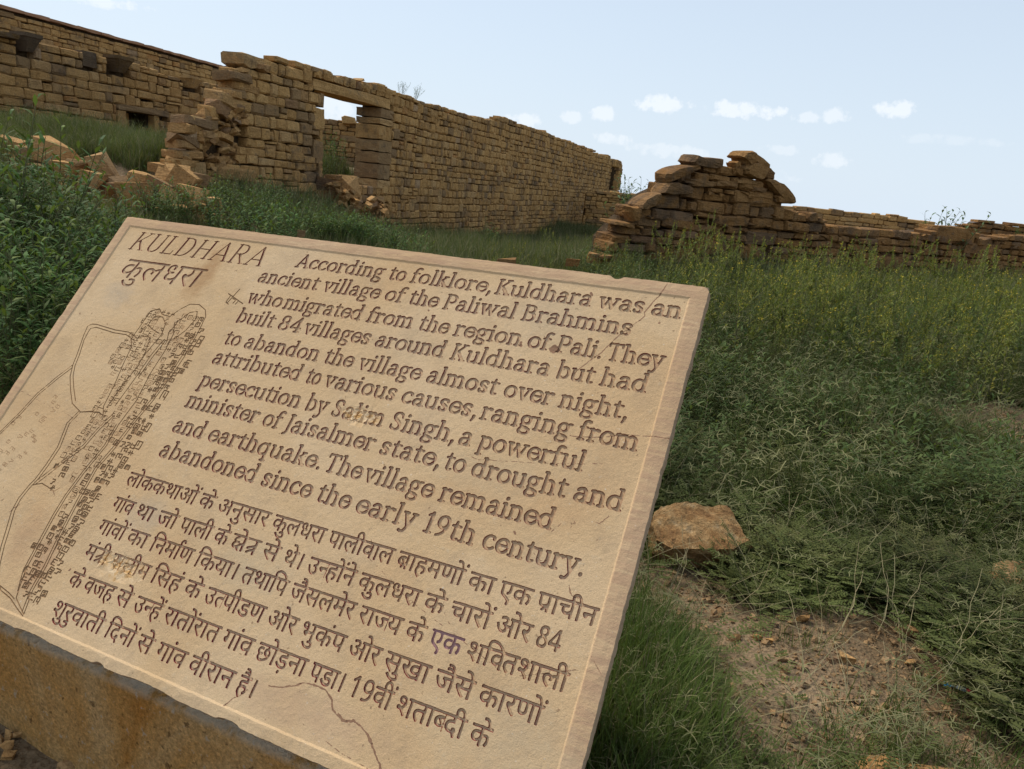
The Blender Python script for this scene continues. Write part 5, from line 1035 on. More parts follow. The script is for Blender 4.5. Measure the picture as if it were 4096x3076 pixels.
# heap of fallen blocks before the broken wall end (crop-1 pixels: x, y, w, h, tilt)
HEAP = [(445, 1130, 300, 140, .25, 'large pale weathered block on top of the heap at far left'), (775, 1262, 130, 220, -.6, 'tall grey leaning block at the middle of the heap'), (1045, 1340, 170, 105, .2, 'tan block behind the centre of the heap'), (1185, 1318, 190, 110, .3, 'orange block nearest the broken wall end, top row'),
        (1045, 1445, 240, 165, -.05, 'big flat-faced tan block at the front of the heap'), (1185, 1388, 180, 120, .35, 'rough brown block behind the big flat-faced one'), (1280, 1475, 220, 120, .35, 'orange sharp-edged block at the front right of the heap'), (1370, 1345, 190, 170, .6, 'steep tan block leaning to the wall end'),
        (1405, 1450, 170, 130, .3, 'lumpy block under the steep leaning one'), (1320, 1565, 140, 80, 0, 'small tan block lowest at front right of the heap'), (850, 1415, 110, 110, .2, 'orange stone just above the slab corner'), (600, 1230, 190, 100, .1, 'long tan block between the pale block and the grey one'),
        (250, 1140, 200, 90, .1, 'flat tan block below the pale one at far left'), (480, 1260, 200, 120, -.1, 'brown block under the pale weathered block'), (300, 1265, 160, 80, .1, 'low brown block among leaves at far left'), (1290, 1262, 200, 80, 0, 'dark brown block wedged at the foot of the wall end'),
        (1480, 1330, 150, 80, .1, 'squat block at the foot of the wall'), (1100, 1565, 260, 80, 0, 'low tan block along the front of the heap'), (925, 1370, 170, 120, -.3, 'tilted orange slab left of the big flat-faced block'), (690, 1330, 150, 110, .2, 'brown block behind the grey leaning one'),
        (160, 1270, 160, 110, 0, 'half-hidden tan block behind shrubs at the left edge'), (60, 1090, 160, 120, .2, 'brown block behind shrubs at the very left'), (1575, 1500, 110, 70, .1, 'small block in leaves at the right of the heap'), (1460, 1530, 120, 80, .2, 'tan block half covered by leaves')]
for i, (x, y, w, h, t, lab) in enumerate(HEAP):
    px, py = x / 1.845, y / 1.845; dep = 9.0 + (1500 - y) / 1500 * 4.6 * .8
    rock_at(px, py, w / 1.845 * 1.15, h / 1.845 * 1.2, 300 + i * 5 + 1, M_RUBBLE, 'fallen_block', lab, 'block', 'blocks fallen from the broken wall end', (0, t, .2), dep=dep)
J = Joined(); rr = random.Random(77)
for i in range(420):
    x = rr.uniform(20, 1650); y = rr.uniform(1120, 1560); dep = 9.0 + (1500 - y) / 1500 * 4.6 * .8
    p = at(x / 1.845, y / 1.845, dep); l = rr.uniform(.12, .30); p.z = min(p.z, hgt(p.x, p.y) + .12)
    J.add(*HUL[rr.randrange(12)], Matrix.LocRotScale(p, Euler((rr.uniform(-.4, .4), rr.uniform(-.4, .4), rr.uniform(0, 6))), (l, l * .8, l * .55)), rr.random())
tag(J.build('rubble', M_RUBBLE), 'brown stone rubble filling in between the fallen blocks', 'rubble', kind='stuff')
# rubble in the doorway
DR = [(1300, 1108, 175, 125, .15, M_RUIN, 'dark purple-brown block left on the doorway sill'), (1470, 1098, 155, 145, -.2, M_RUBBLE, 'rounded orange-brown block right on the doorway sill'), (1345, 1035, 130, 40, 0, M_RUIN, 'flat reddish slab on top of the doorway rubble'), (1390, 1222, 120, 50, 0, M_RUBBLE, 'thin slab under the doorway blocks'),
      (1490, 1278, 160, 66, .15, M_RUBBLE, 'pale tan block below the doorway'), (1625, 1240, 160, 60, -.45, M_RUIN, 'pair of grey tilted slabs at the right of the doorway rubble'), (1640, 1262, 150, 50, -.4, M_RUIN, 'second grey tilted slab in the doorway rubble'), (1545, 1345, 80, 70, .3, M_RUBBLE, 'small angular block low in the doorway rubble'),
      (1580, 1392, 200, 44, -.05, M_RUIN, 'long dark slab at the foot of the doorway rubble'), (1500, 1215, 70, 75, 0, M_RUBBLE, 'orange cube-like stone in the doorway rubble'), (1265, 1205, 90, 80, 0, M_RUIN, 'dark stone left under the doorway'), (1290, 1160, 130, 60, 0, M_RUIN, 'dark broken stone under the purple-brown block'), (1400, 1165, 120, 60, .1, M_RUBBLE, 'brown stone between the two sill blocks'),
      (1690, 1330, 80, 60, .1, M_RUBBLE, 'brown stone against the wall right of the doorway'), (1450, 1330, 90, 50, .1, M_RUBBLE, 'half-hidden stone in leaves below the doorway'), (1680, 1205, 90, 50, 0, M_RUBBLE, 'brown stone right beside the tilted grey slabs')]
for i, (x, y, w, h, t, mt, lab) in enumerate(DR):
    px, py = c2(x, y); a, z = W1.sz(px, py); p = W1.pt(a, z, .25 + .5 * (y - 1030) / 350); zz_ = proj(p)[2]
    o = link('doorway_rubble', vmesh('h', (i * 5 + 2) % 12, mt), None, at(px, py, zz_), (0, t, W1.rot * .3), (w / 1.845 / FPX * zz_ * 1.25, .5, h / 1.845 / FPX * zz_ * 1.3)); tag(o, lab, 'block', 'rubble piled in the doorway')
for i in range(60):
    x = rr.uniform(1230, 1700); y = 1130 + (x - 1230) * .35 + rr.uniform(-60, 150); a, z = W1.sz(*c2(x, y)); p = W1.pt(a, z, .15 + rr.uniform(0, .5)); l = rr.uniform(.07, .22)
    JD = Joined() if i == 0 else JD; JD.add(*HUL[rr.randrange(12)], Matrix.LocRotScale(p, Euler((rr.uniform(-.6, .6), rr.uniform(-.6, .6), rr.uniform(0, 6))), (l, l * .8, l * .5)), rr.random())
tag(JD.build('doorway_fragments', M_RUBBLE), 'small broken stone pieces between the blocks under the doorway', 'rubble', kind='stuff')
# dirt lumps beside the plinth
for i, (px, py, w, h) in enumerate([(28, 2938, 36, 40), (30, 2985, 40, 50), (35, 3020, 50, 26), (272, 3060, 70, 44), (75, 2935, 40, 34), (5, 2960, 30, 40)]):
    rock_at(px, py, w, h, 400 + i, M_RUBBLE, 'clod', ['pinkish clod beside the plinth foot', 'upright brown clod at the lower left corner', 'flat chip of stone at the lower left corner', 'dark clod against the plinth at the bottom edge', 'grey clod touching the plinth', 'clod cut by the left edge of the photo'][i], 'clod')
# plastic wrapper
V = []; F = []
for k in range(9):
    for j in range(5):
        t = k / 8 - .5; q = j / 4 - .5; V.append((t * .085, q * .017 * (1 if 0 < k < 8 else .8), .006 * math.cos(q * 3) + .0025 * math.sin(t * 40 + j)))
for k in range(8):
    for j in range(4): a = k * 5 + j; F.append((a, a + 5, a + 6, a + 1))
def plain(name, col, rough=.6, spec=.4):
    s_ = MT(name, rough, spec); return s_.done(s_.mix(s_.noise(60, 3), col, tuple(v * .6 for v in col)))
wp = empty('plastic_wrapper', ground(3826, 2775) + Vector((0, 0, .022)), 'small crumpled wrapper with a blue and a red end on the gravel', 'litter')
for nme, rng, mt in (('blue_end', (0, 2), plain('blue_plastic', (.05, .30, .55))), ('clear_film', (2, 6), plain('film', (.28, .33, .32), .35)), ('red_end', (6, 8), plain('red_plastic', (.5, .06, .05)))):
    vs = [V[i] for i in range(rng[0] * 5, rng[1] * 5 + 5)]; n_ = rng[1] - rng[0]
    link(nme, mesh(nme, vs, [(k * 5 + j, k * 5 + 5 + j, k * 5 + 6 + j, k * 5 + 1 + j) for k in range(n_) for j in range(4)], mt, True), wp, (0, 0, 0), (0, 0, -.35))

# ------------------------------------------------------------------ vegetation
def leaf_mat(name, cols, trans=.25, rough=.7):
    s_ = MT(name, rough, .12); t = s_.math('FRACT', s_.math('ADD', s_.orand(), s_.attr('rnd')))
    c_ = s_.ramp(t, [(i / max(1, len(cols) - 1), q) for i, q in enumerate(cols)])
    c_ = s_.mix(.75, c_, s_.ramp(s_.noise(1.3, 4), [(.35, .5), (.65, 1.35)]), 'MULTIPLY'); c_ = s_.mix(s_.ramp(s_.noise(2.7, 3, .6), [(.5, 0.0), (.72, .45)]), c_, (.15, .13, .05))
    tr = s_.n.new('ShaderNodeBsdfTranslucent'); s_.l.new(s_.mix(.5, c_, (.2, .25, .03)), tr.inputs[0]); mx = s_.n.new('ShaderNodeMixShader'); mx.inputs[0].default_value = trans
    s_.l.new(s_.b.outputs[0], mx.inputs[1]); s_.l.new(tr.outputs[0], mx.inputs[2]); s_.l.new(mx.outputs[0], s_.n['Material Output'].inputs[0])
    return s_.done(c_)
M_LEAF = leaf_mat('shrub_leaf', [(.030, .074, .014), (.048, .110, .020), (.074, .148, .032), (.040, .092, .018), (.16, .20, .045)])
M_WEED = leaf_mat('weed_leaf', [(.085, .115, .026), (.14, .175, .038), (.22, .23, .055), (.10, .135, .032), (.38, .32, .055)], .35)
M_GRASS = leaf_mat('grass_blade', [(.048, .085, .018), (.080, .125, .026), (.11, .15, .036), (.065, .10, .022), (.20, .18, .07)])
M_DRY = leaf_mat('dry_grass', [(.22, .185, .10), (.30, .25, .14), (.17, .16, .085)], .15, .8)
M_SEED = leaf_mat('seed_head', [(.16, .16, .07), (.23, .215, .105), (.13, .145, .06)], .2, .8)
M_COVER = leaf_mat('ground_cover_leaf', [(.055, .070, .020), (.080, .098, .028), (.105, .12, .036), (.062, .078, .020)])
M_STEM = leaf_mat('stem', [(.075, .095, .035), (.13, .12, .06), (.10, .11, .045)], 0)
M_HERB = leaf_mat('herb_leaf', [(.048, .080, .022), (.072, .108, .032), (.10, .138, .044), (.06, .094, .026)])
M_YEL = plain('yellow_petal', (.62, .46, .04), .7, .1)
M_BLUEG = leaf_mat('pale_shrub_leaf', [(.07, .125, .055), (.11, .17, .08), (.09, .15, .07)])
class B:
    """collects simple plant geometry"""
    def __init__(s): s.v = []; s.f = []; s.m = []; s.r = []
    def leaf(s, p, d, up, l, w, m=0, droop=.25, r=0.0):
        d = d.normalized(); sd = d.cross(up); sd = sd.normalized() if sd.length > 1e-4 else Vector((1, 0, 0)); nn = sd.cross(d)
        b = len(s.v); p1 = p + d * l * .38 - nn * 0; p2 = p + d * l * .72 - up * droop * l * .35
        s.v += [p, p1 + sd * w * .5 + nn * w * .12, p1 - sd * w * .5 + nn * w * .12, p2 + sd * w * .36, p2 - sd * w * .36, p + d * l - up * droop * l]
        s.f += [(b, b + 1, b + 2), (b + 2, b + 1, b + 3, b + 4), (b + 4, b + 3, b + 5)]; s.m += [m] * 3; s.r += [r] * 6
    def blade(s, p, d, up, l, w, m=0, droop=.6, seg=3, r=0.0):
        sd = d.cross(Vector((0, 0, 1))); sd = sd.normalized() if sd.length > 1e-4 else Vector((1, 0, 0)); b = len(s.v); q = p.copy(); v = d.normalized()
        for k in range(seg + 1):
            t = k / seg; ww = w * (1 - t) ** .6 * .5 + .0002; s.v += [q - sd * ww, q + sd * ww]; s.r += [r, r]
            q = q + v * (l / seg); v = (v + Vector((d.x, d.y, 0)) * droop / seg - Vector((0, 0, 1)) * droop * .55 * t).normalized()
        for k in range(seg): s.f.append((b + 2 * k, b + 2 * k + 1, b + 2 * k + 3, b + 2 * k + 2)); s.m.append(m)
        return q
    def tube(s, pts, w0, w1, m=0, r=0.0, n=3):
        b = len(s.v)
        for i, p in enumerate(pts):
            w = w0 + (w1 - w0) * i / (len(pts) - 1)
            for k in range(n): a = 6.283 * k / n; s.v.append(p + Vector((math.cos(a) * w, math.sin(a) * w, 0))); s.r.append(r)
        for i in range(len(pts) - 1):
            for k in range(n): s.f.append((b + i * n + k, b + i * n + (k + 1) % n, b + (i + 1) * n + (k + 1) % n, b + (i + 1) * n + k)); s.m.append(m)
    def build(s, name, mats):
        me = mesh(name, s.v, s.f); [me.materials.append(m) for m in mats]; me.polygons.foreach_set('material_index', s.m)
        me.attributes.new('rnd', 'FLOAT', 'POINT').data.foreach_set('value', s.r); return me
UP = Vector((0, 0, 1))
def wander(r, p, d, l, n, wob=.15, grav=0.0):
    pts = [p.copy()]; v = d.normalized()
    for i in range(n): v = (v + Vector((r.gauss(0, wob), r.gauss(0, wob), -grav))).normalized(); p = p + v * (l / n); pts.append(p.copy())
    return pts
def leafy(seed, stems=9, h=1.0, spread=.35, ll=.09, lw=.0165, sp=.034, side=True):
    """upright bushy plant with narrow willow-like leaves -> (stem builder, foliage builder)"""
    r = random.Random(seed); st = B(); fo = B()
    for k in range(stems):
        a = r.uniform(0, 6.28); hh = h * r.uniform(.6, 1.0); lean = r.uniform(0, spread)
        pts = wander(r, Vector((math.cos(a) * .05, math.sin(a) * .05, 0)), Vector((math.cos(a) * lean, math.sin(a) * lean, 1)), hh, 9, .07)
        st.tube(pts, .0045, .0015, 0, r.random())
        def leaves(pts, l0, t0=.0):
            tot = sum((b - a_).length for a_, b in zip(pts[:-1], pts[1:])); n = int(tot / sp); ang = r.uniform(0, 6)
            for i in range(int(n * t0), n + 1):
                t = i / n * (len(pts) - 1); q = min(int(t), len(pts) - 2); p = pts[q].lerp(pts[q + 1], t - q); ang += 2.4
                el = r.uniform(.1, .8) + .5 * (i / n > .9); d = Vector((math.cos(ang), math.sin(ang), el))
                fo.leaf(p, d, UP, l0 * r.uniform(.6, 1.15), lw * r.uniform(.8, 1.2), 0, r.uniform(0, .55), r.uniform(0, 1))
        leaves(pts, ll, .15)
        if side:
            for j in range(r.randrange(2, 5)):
                q = r.randrange(3, 8); b = r.uniform(0, 6.28); br = wander(r, pts[q], Vector((math.cos(b), math.sin(b), 1.1)), hh * r.uniform(.15, .3), 4, .1)
                st.tube(br, .0025, .001, 0, r.random()); leaves(br, ll * .85)
    return st.build('stem', [M_STEM]), fo.build('foliage', [M_LEAF])
def weed(seed, h=.8, nb=3):
    """tall thin weed with small narrow leaves and a yellow-topped flower spike"""
    r = random.Random(seed); st = B(); fo = B(); fl = B()
    tips = []
    main = wander(r, Vector((0, 0, 0)), Vector((r.gauss(0, .12), r.gauss(0, .12), 1)), h, 10, .05)
    st.tube(main, .0035, .0012, 0, r.random()); arms = [main]
    for j in range(nb):
        q = r.randrange(3, 8); b = r.uniform(0, 6.28); br = wander(r, main[q], Vector((math.cos(b) * .6, math.sin(b) * .6, 1)), h * r.uniform(.2, .42), 6, .07); st.tube(br, .002, .001, 0, r.random()); arms.append(br)
    for a_ in arms:
        n = int(len(a_) * 4.5)
        for i in range(2, n):
            t = i / n * (len(a_) - 1); q = min(int(t), len(a_) - 2); p = a_[q].lerp(a_[q + 1], t - q); ang = r.uniform(0, 6.28); k = 1 - .55 * i / n
            fo.leaf(p, Vector((math.cos(ang), math.sin(ang), .8)), UP, .062 * k * r.uniform(.6, 1.2), .014 * k, 0, r.uniform(0, .4), r.uniform(0, 1))
        tip = a_[-1]
        for i in range(16):
            ang = r.uniform(0, 6.28); z = r.uniform(-.09, .012); p = tip + Vector((0, 0, z)); fo.leaf(p, Vector((math.cos(ang), math.sin(ang), 1.6)), UP, .022, .006, 0, 0, r.uniform(.5, 1))
        if r.random() < .6:
            for i in range(6): ang = r.uniform(0, 6.28); p = tip + Vector((math.cos(ang) * .006, math.sin(ang) * .006, r.uniform(-.02, .015))); fl.leaf(p, Vector((math.cos(ang), math.sin(ang), .6)), UP, .011, .008, 0, 0)
    if not fl.v: fl.leaf(main[-1], Vector((1, 0, .6)), UP, .011, .008)
    return st.build('stem', [M_STEM]), fo.build('foliage', [M_WEED]), fl.build('flower', [M_YEL])
M_LUSH = leaf_mat('lush_blade', [(.07, .12, .025), (.10, .155, .035), (.13, .18, .05), (.085, .135, .03)])
def tuft(seed, n=26, l=.16, w=.0035, sp=.05, mats=None, dry=.08, droop=.6):
    r = random.Random(seed); b = B()
    for i in range(n):
        a = r.uniform(0, 6.28); ln = r.uniform(.05, .75); p = Vector((r.gauss(0, sp), r.gauss(0, sp), 0)); m = 1 if r.random() < dry else 0
        b.blade(p, Vector((math.cos(a) * ln, math.sin(a) * ln, 1)), UP, l * r.uniform(.5, 1.1), w * r.uniform(.7, 1.2), m, r.uniform(.2, droop * 1.6), 3, r.uniform(0, .9))
    return b.build('grass_tuft', mats or [M_GRASS, M_DRY])
def crowfoot(seed, n=5, l=.22):
    """grass stalks ending in pale radiating finger-like spikes"""
    r = random.Random(seed); b = B()
    for i in range(n):
        a = r.uniform(0, 6.28); p = Vector((r.gauss(0, .05), r.gauss(0, .05), 0)); pts = wander(r, p, Vector((math.cos(a) * .7, math.sin(a) * .7, 1)), l * r.uniform(.6, 1.1), 5, .12)
        b.tube(pts, .0009, .0007, 0, r.random()); q = pts[-1]; k0 = r.uniform(0, 6)
        for k in range(r.randrange(3, 6)):
            an = k0 + k * 1.35 + r.uniform(-.2, .2); e = q + Vector((math.cos(an), math.sin(an), r.uniform(-.25, .35))) * r.uniform(.022, .04)
            b.tube([q, q.lerp(e, .5) + Vector((0, 0, .003)), e], .0021, .0013, 1, r.random())
    for i in range(10): a = r.uniform(0, 6.28); b.blade(Vector((r.gauss(0, .03), r.gauss(0, .03), 0)), Vector((math.cos(a) * .6, math.sin(a) * .6, 1)), UP, l * .5, .003, 0, .6, 3, r.random())
    return b.build('crowfoot_grass', [M_GRASS, M_SEED])
def cover(seed, n=7, l=.2):
    """low creeping plant with pairs of tiny leaflets"""
    r = random.Random(seed); b = B()
    for i in range(n):
        a = r.uniform(0, 6.28); pts = wander(r, Vector((0, 0, .008)), Vector((math.cos(a), math.sin(a), r.uniform(.1, .55))), l * r.uniform(.5, 1.1), 7, .14, .03); b.tube(pts, .0013, .0007, 1, r.random())
        for j in range(1, 8):
            p = pts[j]; an = a + r.choice((-1, 1)) * r.uniform(.6, 1.4); d = Vector((math.cos(an), math.sin(an), .35)); rl = r.uniform(.022, .045); perp = Vector((-d.y, d.x, 0))
            for q in range(5):
                pq = p + d.normalized() * rl * (q + 1) / 5
                for sg in (-1, 1): b.leaf(pq, perp * sg + d * .4 + Vector((0, 0, .2)), UP, .0105, .0052, 0, .1, r.uniform(0, .9))
    return b.build('creeping_weed', [M_COVER, M_STEM])
def drystem(seed):
    r = random.Random(seed); b = B()
    for i in range(4): a = r.uniform(0, 6.28); b.tube(wander(r, Vector((0, 0, .01)), Vector((math.cos(a), math.sin(a), r.uniform(.1, .8))), r.uniform(.12, .35), 6, .16, .05), .0012, .0007, 0, r.random())
    return b.build('dry_stalk', [M_DRY])
def plume(seed, h=.7):
    """tall grass clump with nodding feathery heads -> parts blades and seed_head"""
    r = random.Random(seed); b = B(); sh = B()
    for i in range(46): a = r.uniform(0, 6.28); ln = r.uniform(.1, .8); b.blade(Vector((r.gauss(0, .07), r.gauss(0, .07), 0)), Vector((math.cos(a) * ln, math.sin(a) * ln, 1)), UP, h * r.uniform(.45, .95), .007, 0, r.uniform(.3, 1.1), 4, r.uniform(0, .9))
    for i in range(9):
        a = r.uniform(0, 6.28); pts = wander(r, Vector((r.gauss(0, .05), r.gauss(0, .05), 0)), Vector((math.cos(a) * .35, math.sin(a) * .35, 1)), h * r.uniform(.8, 1.15), 8, .05, .03); b.tube(pts, .0018, .001, 0, r.random())
        v = (pts[-1] - pts[-2]).normalized(); q = pts[-1]; L2 = [q]
        for k in range(4): v = (v - UP * .25 + Vector((math.cos(a), math.sin(a), 0)) * .12).normalized(); q = q + v * .028; L2.append(q)
        sh.tube(L2, .0052, .002, 0, r.random(), 4)
    return b.build('blades', [M_GRASS]), sh.build('seed_head', [M_SEED])

def place_plant(name, parts, loc, rz, s_, label, cat, group):
    t = empty(name, loc, label, cat, group); t.rotation_euler = (0, 0, rz); t.scale = (s_, s_, s_)
    for me_ in parts:
        k_ = link(me_.name.split('.')[0], me_, t)
        if k_.name.startswith('flower'): k_['kind'] = 'stuff'
    return t
def vis(p, m=120):
    q = proj(p); return q is not None and -m * 3 < q[0] < 4096 + m * 3 and -m < q[1] < 3076 + m * 6
vr = random.Random(21)
# leafy shrubs on the left
LS = [leafy(i, 12, 1.0, .45) for i in range(4)]; LSS = [leafy(20 + i, 9, .7, .6, .085, .016) for i in range(3)]
def shrub(px, top_py, dep, kind, label, group, wide=1.0, name='leafy_shrub'):
    p = at(px, top_py, dep); z0 = hgt(p.x, p.y); h = max(.25 if dep > 14 else .5, p.z - z0); s_ = h / (.82 if kind is LS else .52)
    return place_plant(name, vr.choice(kind), (p.x, p.y, z0 - .02), vr.uniform(0, 6.28), s_, label, 'shrub', group)
GL_ = 'leafy shrubs massed left of the slab'
for i, (px, py, dep) in enumerate([(20, 490, 5.0), (75, 560, 5.2), (-60, 520, 4.6), (-150, 560, 5.0), (130, 610, 5.4), (190, 665, 5.2), (250, 700, 5.4), (320, 735, 5.6), (-20, 640, 4.3), (60, 700, 4.4), (120, 730, 4.6), (230, 760, 4.5), (330, 790, 4.7), (410, 800, 5.2), (-100, 700, 4.0),
                 (10, 800, 3.7), (90, 850, 3.9), (180, 860, 4.0), (270, 880, 4.0), (370, 870, 4.3), (450, 850, 4.8), (-40, 950, 3.4), (60, 1000, 3.5), (150, 1010, 3.5), (250, 1020, 3.6), (340, 1010, 3.7), (430, 940, 4.0), (0, 1130, 3.1), (100, 1180, 3.2), (200, 1150, 3.3), (290, 1140, 3.4), (390, 1040, 3.6),
                 (-90, 1080, 3.2), (60, 1290, 3.0), (160, 1260, 3.1), (480, 860, 5.6), (300, 830, 6.2), (150, 760, 6.0), (520, 850, 5.0), (-20, 880, 3.6)]):
    shrub(px, py + vr.uniform(-15, 15), dep, LS, 'dark green willow-leaved shrub in the dense thicket left of the slab', GL_)
GM = 'leafy plants growing along the foot of the doorway wall'
for i in range(64):
    px = vr.uniform(560, 1700); t = (px - 560) / 1140; dep = vr.uniform(7.2, 10.5); tp = 740 + 190 * t + vr.uniform(-10, 70)
    if 640 < px < 780: tp += 60
    if px > 1300: tp += 55
    if 1210 < px < 1560: tp = max(tp, 800 + (px - 1210) * .36 + vr.uniform(0, 30)); dep = max(dep, 9.5)
    if px > 1500: tp += 30
    shrub(px, tp, dep, LSS, 'low dark leafy plant between the slab top and the doorway wall', GM)
for i, (px, tp, dep) in enumerate([(760, 760, 9.2), (850, 740, 9.5), (930, 745, 10.2), (1010, 735, 10.8), (1050, 770, 10), (1130, 790, 11), (900, 790, 9.5), (980, 800, 9.2), (1500, 905, 12)]):
    shrub(px, tp, dep, LSS, 'low dark leafy plant between the slab top and the doorway wall', GM)
for (px, tp, dep, lab) in [(690, 535, 15.3, 'dark round-leaved creeper beside the small niche'), (1300, 565, 17.6, 'dark bush filling the left of the doorway view'), (1370, 550, 18.2, 'dark bush filling the right of the doorway view'), (1340, 620, 16.8, 'nearer low bush in the doorway'),
                           (1985, 905, 17, 'round dark green bush at the foot of the long wall'), (1950, 930, 16.5, 'small dark bush left of the round one by the wall')]:
    shrub(px, tp, dep, LSS, lab, None)
M_L0 = bpy.data.materials['shrub_leaf']
pale = []
for st_, fo_ in LSS[:2]: f2 = fo_.copy(); f2.materials[0] = M_BLUEG; pale.append((st_, f2))
for (px, tp, dep, lab) in [(2510, 830, 12.2, 'pale green shrub against the left end of the dry-stone ruin'), (2470, 880, 11.6, 'lower pale green shrub beside the dry-stone ruin'), (2550, 745, 30, 'thin green bush on top of the low end wall'), (3780, 870, 15.5, 'small green bush between the distant wall pieces')]:
    shrub(px, tp, dep, pale, lab, None)
for (px, py_, lab) in [(1650, 362, 'small feathery plant on the wall top, left one'), (1705, 372, 'small feathery plant on the wall top, right one'), (1853, 440, 'tiny tuft growing from the wall top')]:
    a, z = W1.sz(px, py_ + 14); p = W1.pt(a, z - .1, -.3); place_plant('wall_top_plant', vr.choice(pale), p, vr.uniform(0, 6), .6 if px < 1800 else .25, lab, 'plant', None)
place_plant('wall_top_plant', vr.choice(LSS), at(3940, 0, 1) * 0 + at(4080, 925, 20.5) - Vector((0, 0, .3)), 1.0, .7, 'dark little bush at the right edge by the wall stub', 'plant', None)
# tall flowering weeds on the right
WD = [weed(i, .8, 2 + i % 3) for i in range(7)]
GW = 'yellow-topped weeds standing before the dry-stone ruin'
cnt = 0
while cnt < 340:
    if cnt < 300: px = 2640 + 1600 * vr.random() ** .85; dep = vr.uniform(5.2, 10.4)
    else: px = vr.uniform(1960, 2640); dep = vr.uniform(8.6, 10.6)
    g_ = at(px, hzy(px), dep); x, y = g_.x, g_.y; z = hgt(x, y)
    h = vr.uniform(.66, 1.08) * (1 if px > 2640 else .62); place_plant('flowering_weed', vr.choice(WD), (x, y, z - .02), vr.uniform(0, 6.28), h / .8, 'tall thin weed with yellow buds before the dry-stone ruin' if cnt < 300 else 'thin yellow-budded weed behind the top right of the slab', 'weed', GW if cnt < 300 else 'short yellow-budded weeds behind the slab'); cnt += 1
PL = [plume(i) for i in range(4)]
cnt = 0
while cnt < 150:
    px = vr.uniform(-100, 760); dep = vr.uniform(11.5, 16.5) ; g_ = at(px, hzy(px), dep); z = hgt(g_.x, g_.y)
    if W2.n.dot(g_ - W2.P) < .4: cnt += 1; continue
    place_plant('plume_grass', vr.choice(PL), (g_.x, g_.y, z - .02), vr.uniform(0, 6.28), vr.uniform(.45, .8), 'tall grass clump with pale nodding seed heads by the bracketed wall', 'grass clump', 'grass clumps below the bracketed wall'); cnt += 1

for i in range(26):
    px = vr.uniform(2750, 4150); dep = vr.uniform(5.2, 9.5); g_ = at(px, hzy(px), dep); z = hgt(g_.x, g_.y)
    place_plant('broadleaf_weed', vr.choice(LSS), (g_.x, g_.y, z - .03), vr.uniform(0, 6), vr.uniform(.45, .85), 'dark bushy weed clump in the field before the dry-stone ruin', 'weed', 'dark weed clumps in the field')
# ---- uncounted ground plants: instanced on points ----------------------------
def scatter(name, protos, pts, rots, scl, label, cat, kind='stuff'):
    pc = bpy.data.collections.new(name + '_kinds')
    for i, me_ in enumerate(protos): pc.objects.link(bpy.data.objects.new('%s_kind' % name, me_))
    me_ = bpy.data.meshes.new(name); me_.from_pydata([tuple(p) for p in pts], [], [])
    me_.attributes.new('rot', 'FLOAT_VECTOR', 'POINT').data.foreach_set('vector', np.array(rots, np.float32).ravel())
    me_.attributes.new('scl', 'FLOAT', 'POINT').data.foreach_set('value', np.array(scl, np.float32))
    o = link(name, me_); ng = bpy.data.node_groups.new(name, 'GeometryNodeTree'); ng.interface.new_socket('Geometry', in_out='INPUT', socket_type='NodeSocketGeometry'); ng.interface.new_socket('Geometry', in_out='OUTPUT', socket_type='NodeSocketGeometry')
    n = ng.nodes; gi = n.new('NodeGroupInput'); go = n.new('NodeGroupOutput'); ip = n.new('GeometryNodeInstanceOnPoints'); ci = n.new('GeometryNodeCollectionInfo'); ci.inputs[0].default_value = pc
    ci.inputs['Separate Children'].default_value = True; ci.inputs['Reset Children'].default_value = True
    ra = n.new('GeometryNodeInputNamedAttribute'); ra.data_type = 'FLOAT_VECTOR'; ra.inputs[0].default_value = 'rot'; sa = n.new('GeometryNodeInputNamedAttribute'); sa.data_type = 'FLOAT'; sa.inputs[0].default_value = 'scl'
    ri = n.new('FunctionNodeRandomValue'); ri.data_type = 'INT'; ri.inputs[4].default_value = 0; ri.inputs[5].default_value = len(protos) - 1
    ip.inputs['Pick Instance'].default_value = True; L = ng.links
    L.new(gi.outputs[0], ip.inputs['Points']); L.new(ci.outputs[0], ip.inputs['Instance']); L.new(ri.outputs[2], ip.inputs['Instance Index']); L.new(ra.outputs[0], ip.inputs['Rotation']); L.new(sa.outputs[0], ip.inputs['Scale']); L.new(ip.outputs[0], go.inputs[0])
    md = o.modifiers.new('scatter', 'NODES'); md.node_group = ng
    return tag(o, label, cat, kind=kind)
NR = np.random.RandomState(9)
def field(n, dmin, dmax, pxmin, pxmax, power=1.0):
    """random ground points spread over the viewed wedge, denser near the camera"""
    dep = dmin + (dmax - dmin) * NR.rand(n) ** power; px = pxmin + (pxmax - pxmin) * NR.rand(n); lat = (px - CX) / FPX * dep
    return np.stack([lat, dep * 1.0, hgt_np(lat, dep)], 1)
BARE = [(ground(3080, 2570), .36), (ground(3330, 2620), .40), (ground(3030, 2700), .28), (ground(3230, 2760), .26), (ground(2780, 2460), .25), (ground(3980, 1700), .9), (ground(4150, 1730), .9), (ground(3750, 1660), .5), (ground(2680, 2420), .22), (ground(3420, 2500), .3), (ground(3700, 2640), .2), (ground(2950, 2980), .25), (ground(3750, 2860), .18), (ground(3350, 1950), .25), (ground(20, 3000), .5), (ground(300, 3060), .45)]
def bareness(P):
    b = np.zeros(len(P))
    for g_, rd in BARE: b = np.maximum(b, 1 - ((P[:, 0] - g_.x) ** 2 + (P[:, 1] - g_.y) ** 2) / rd ** 2)
    nz_ = np.array([noise.noise(Vector((p[0] * 3.1, p[1] * 3.1, 0))) + .5 * noise.noise(Vector((p[0] * 9, p[1] * 9, 3))) for p in P]); return b + nz_ * .45
DOORP = W1.pt(1.4, 0, .5)
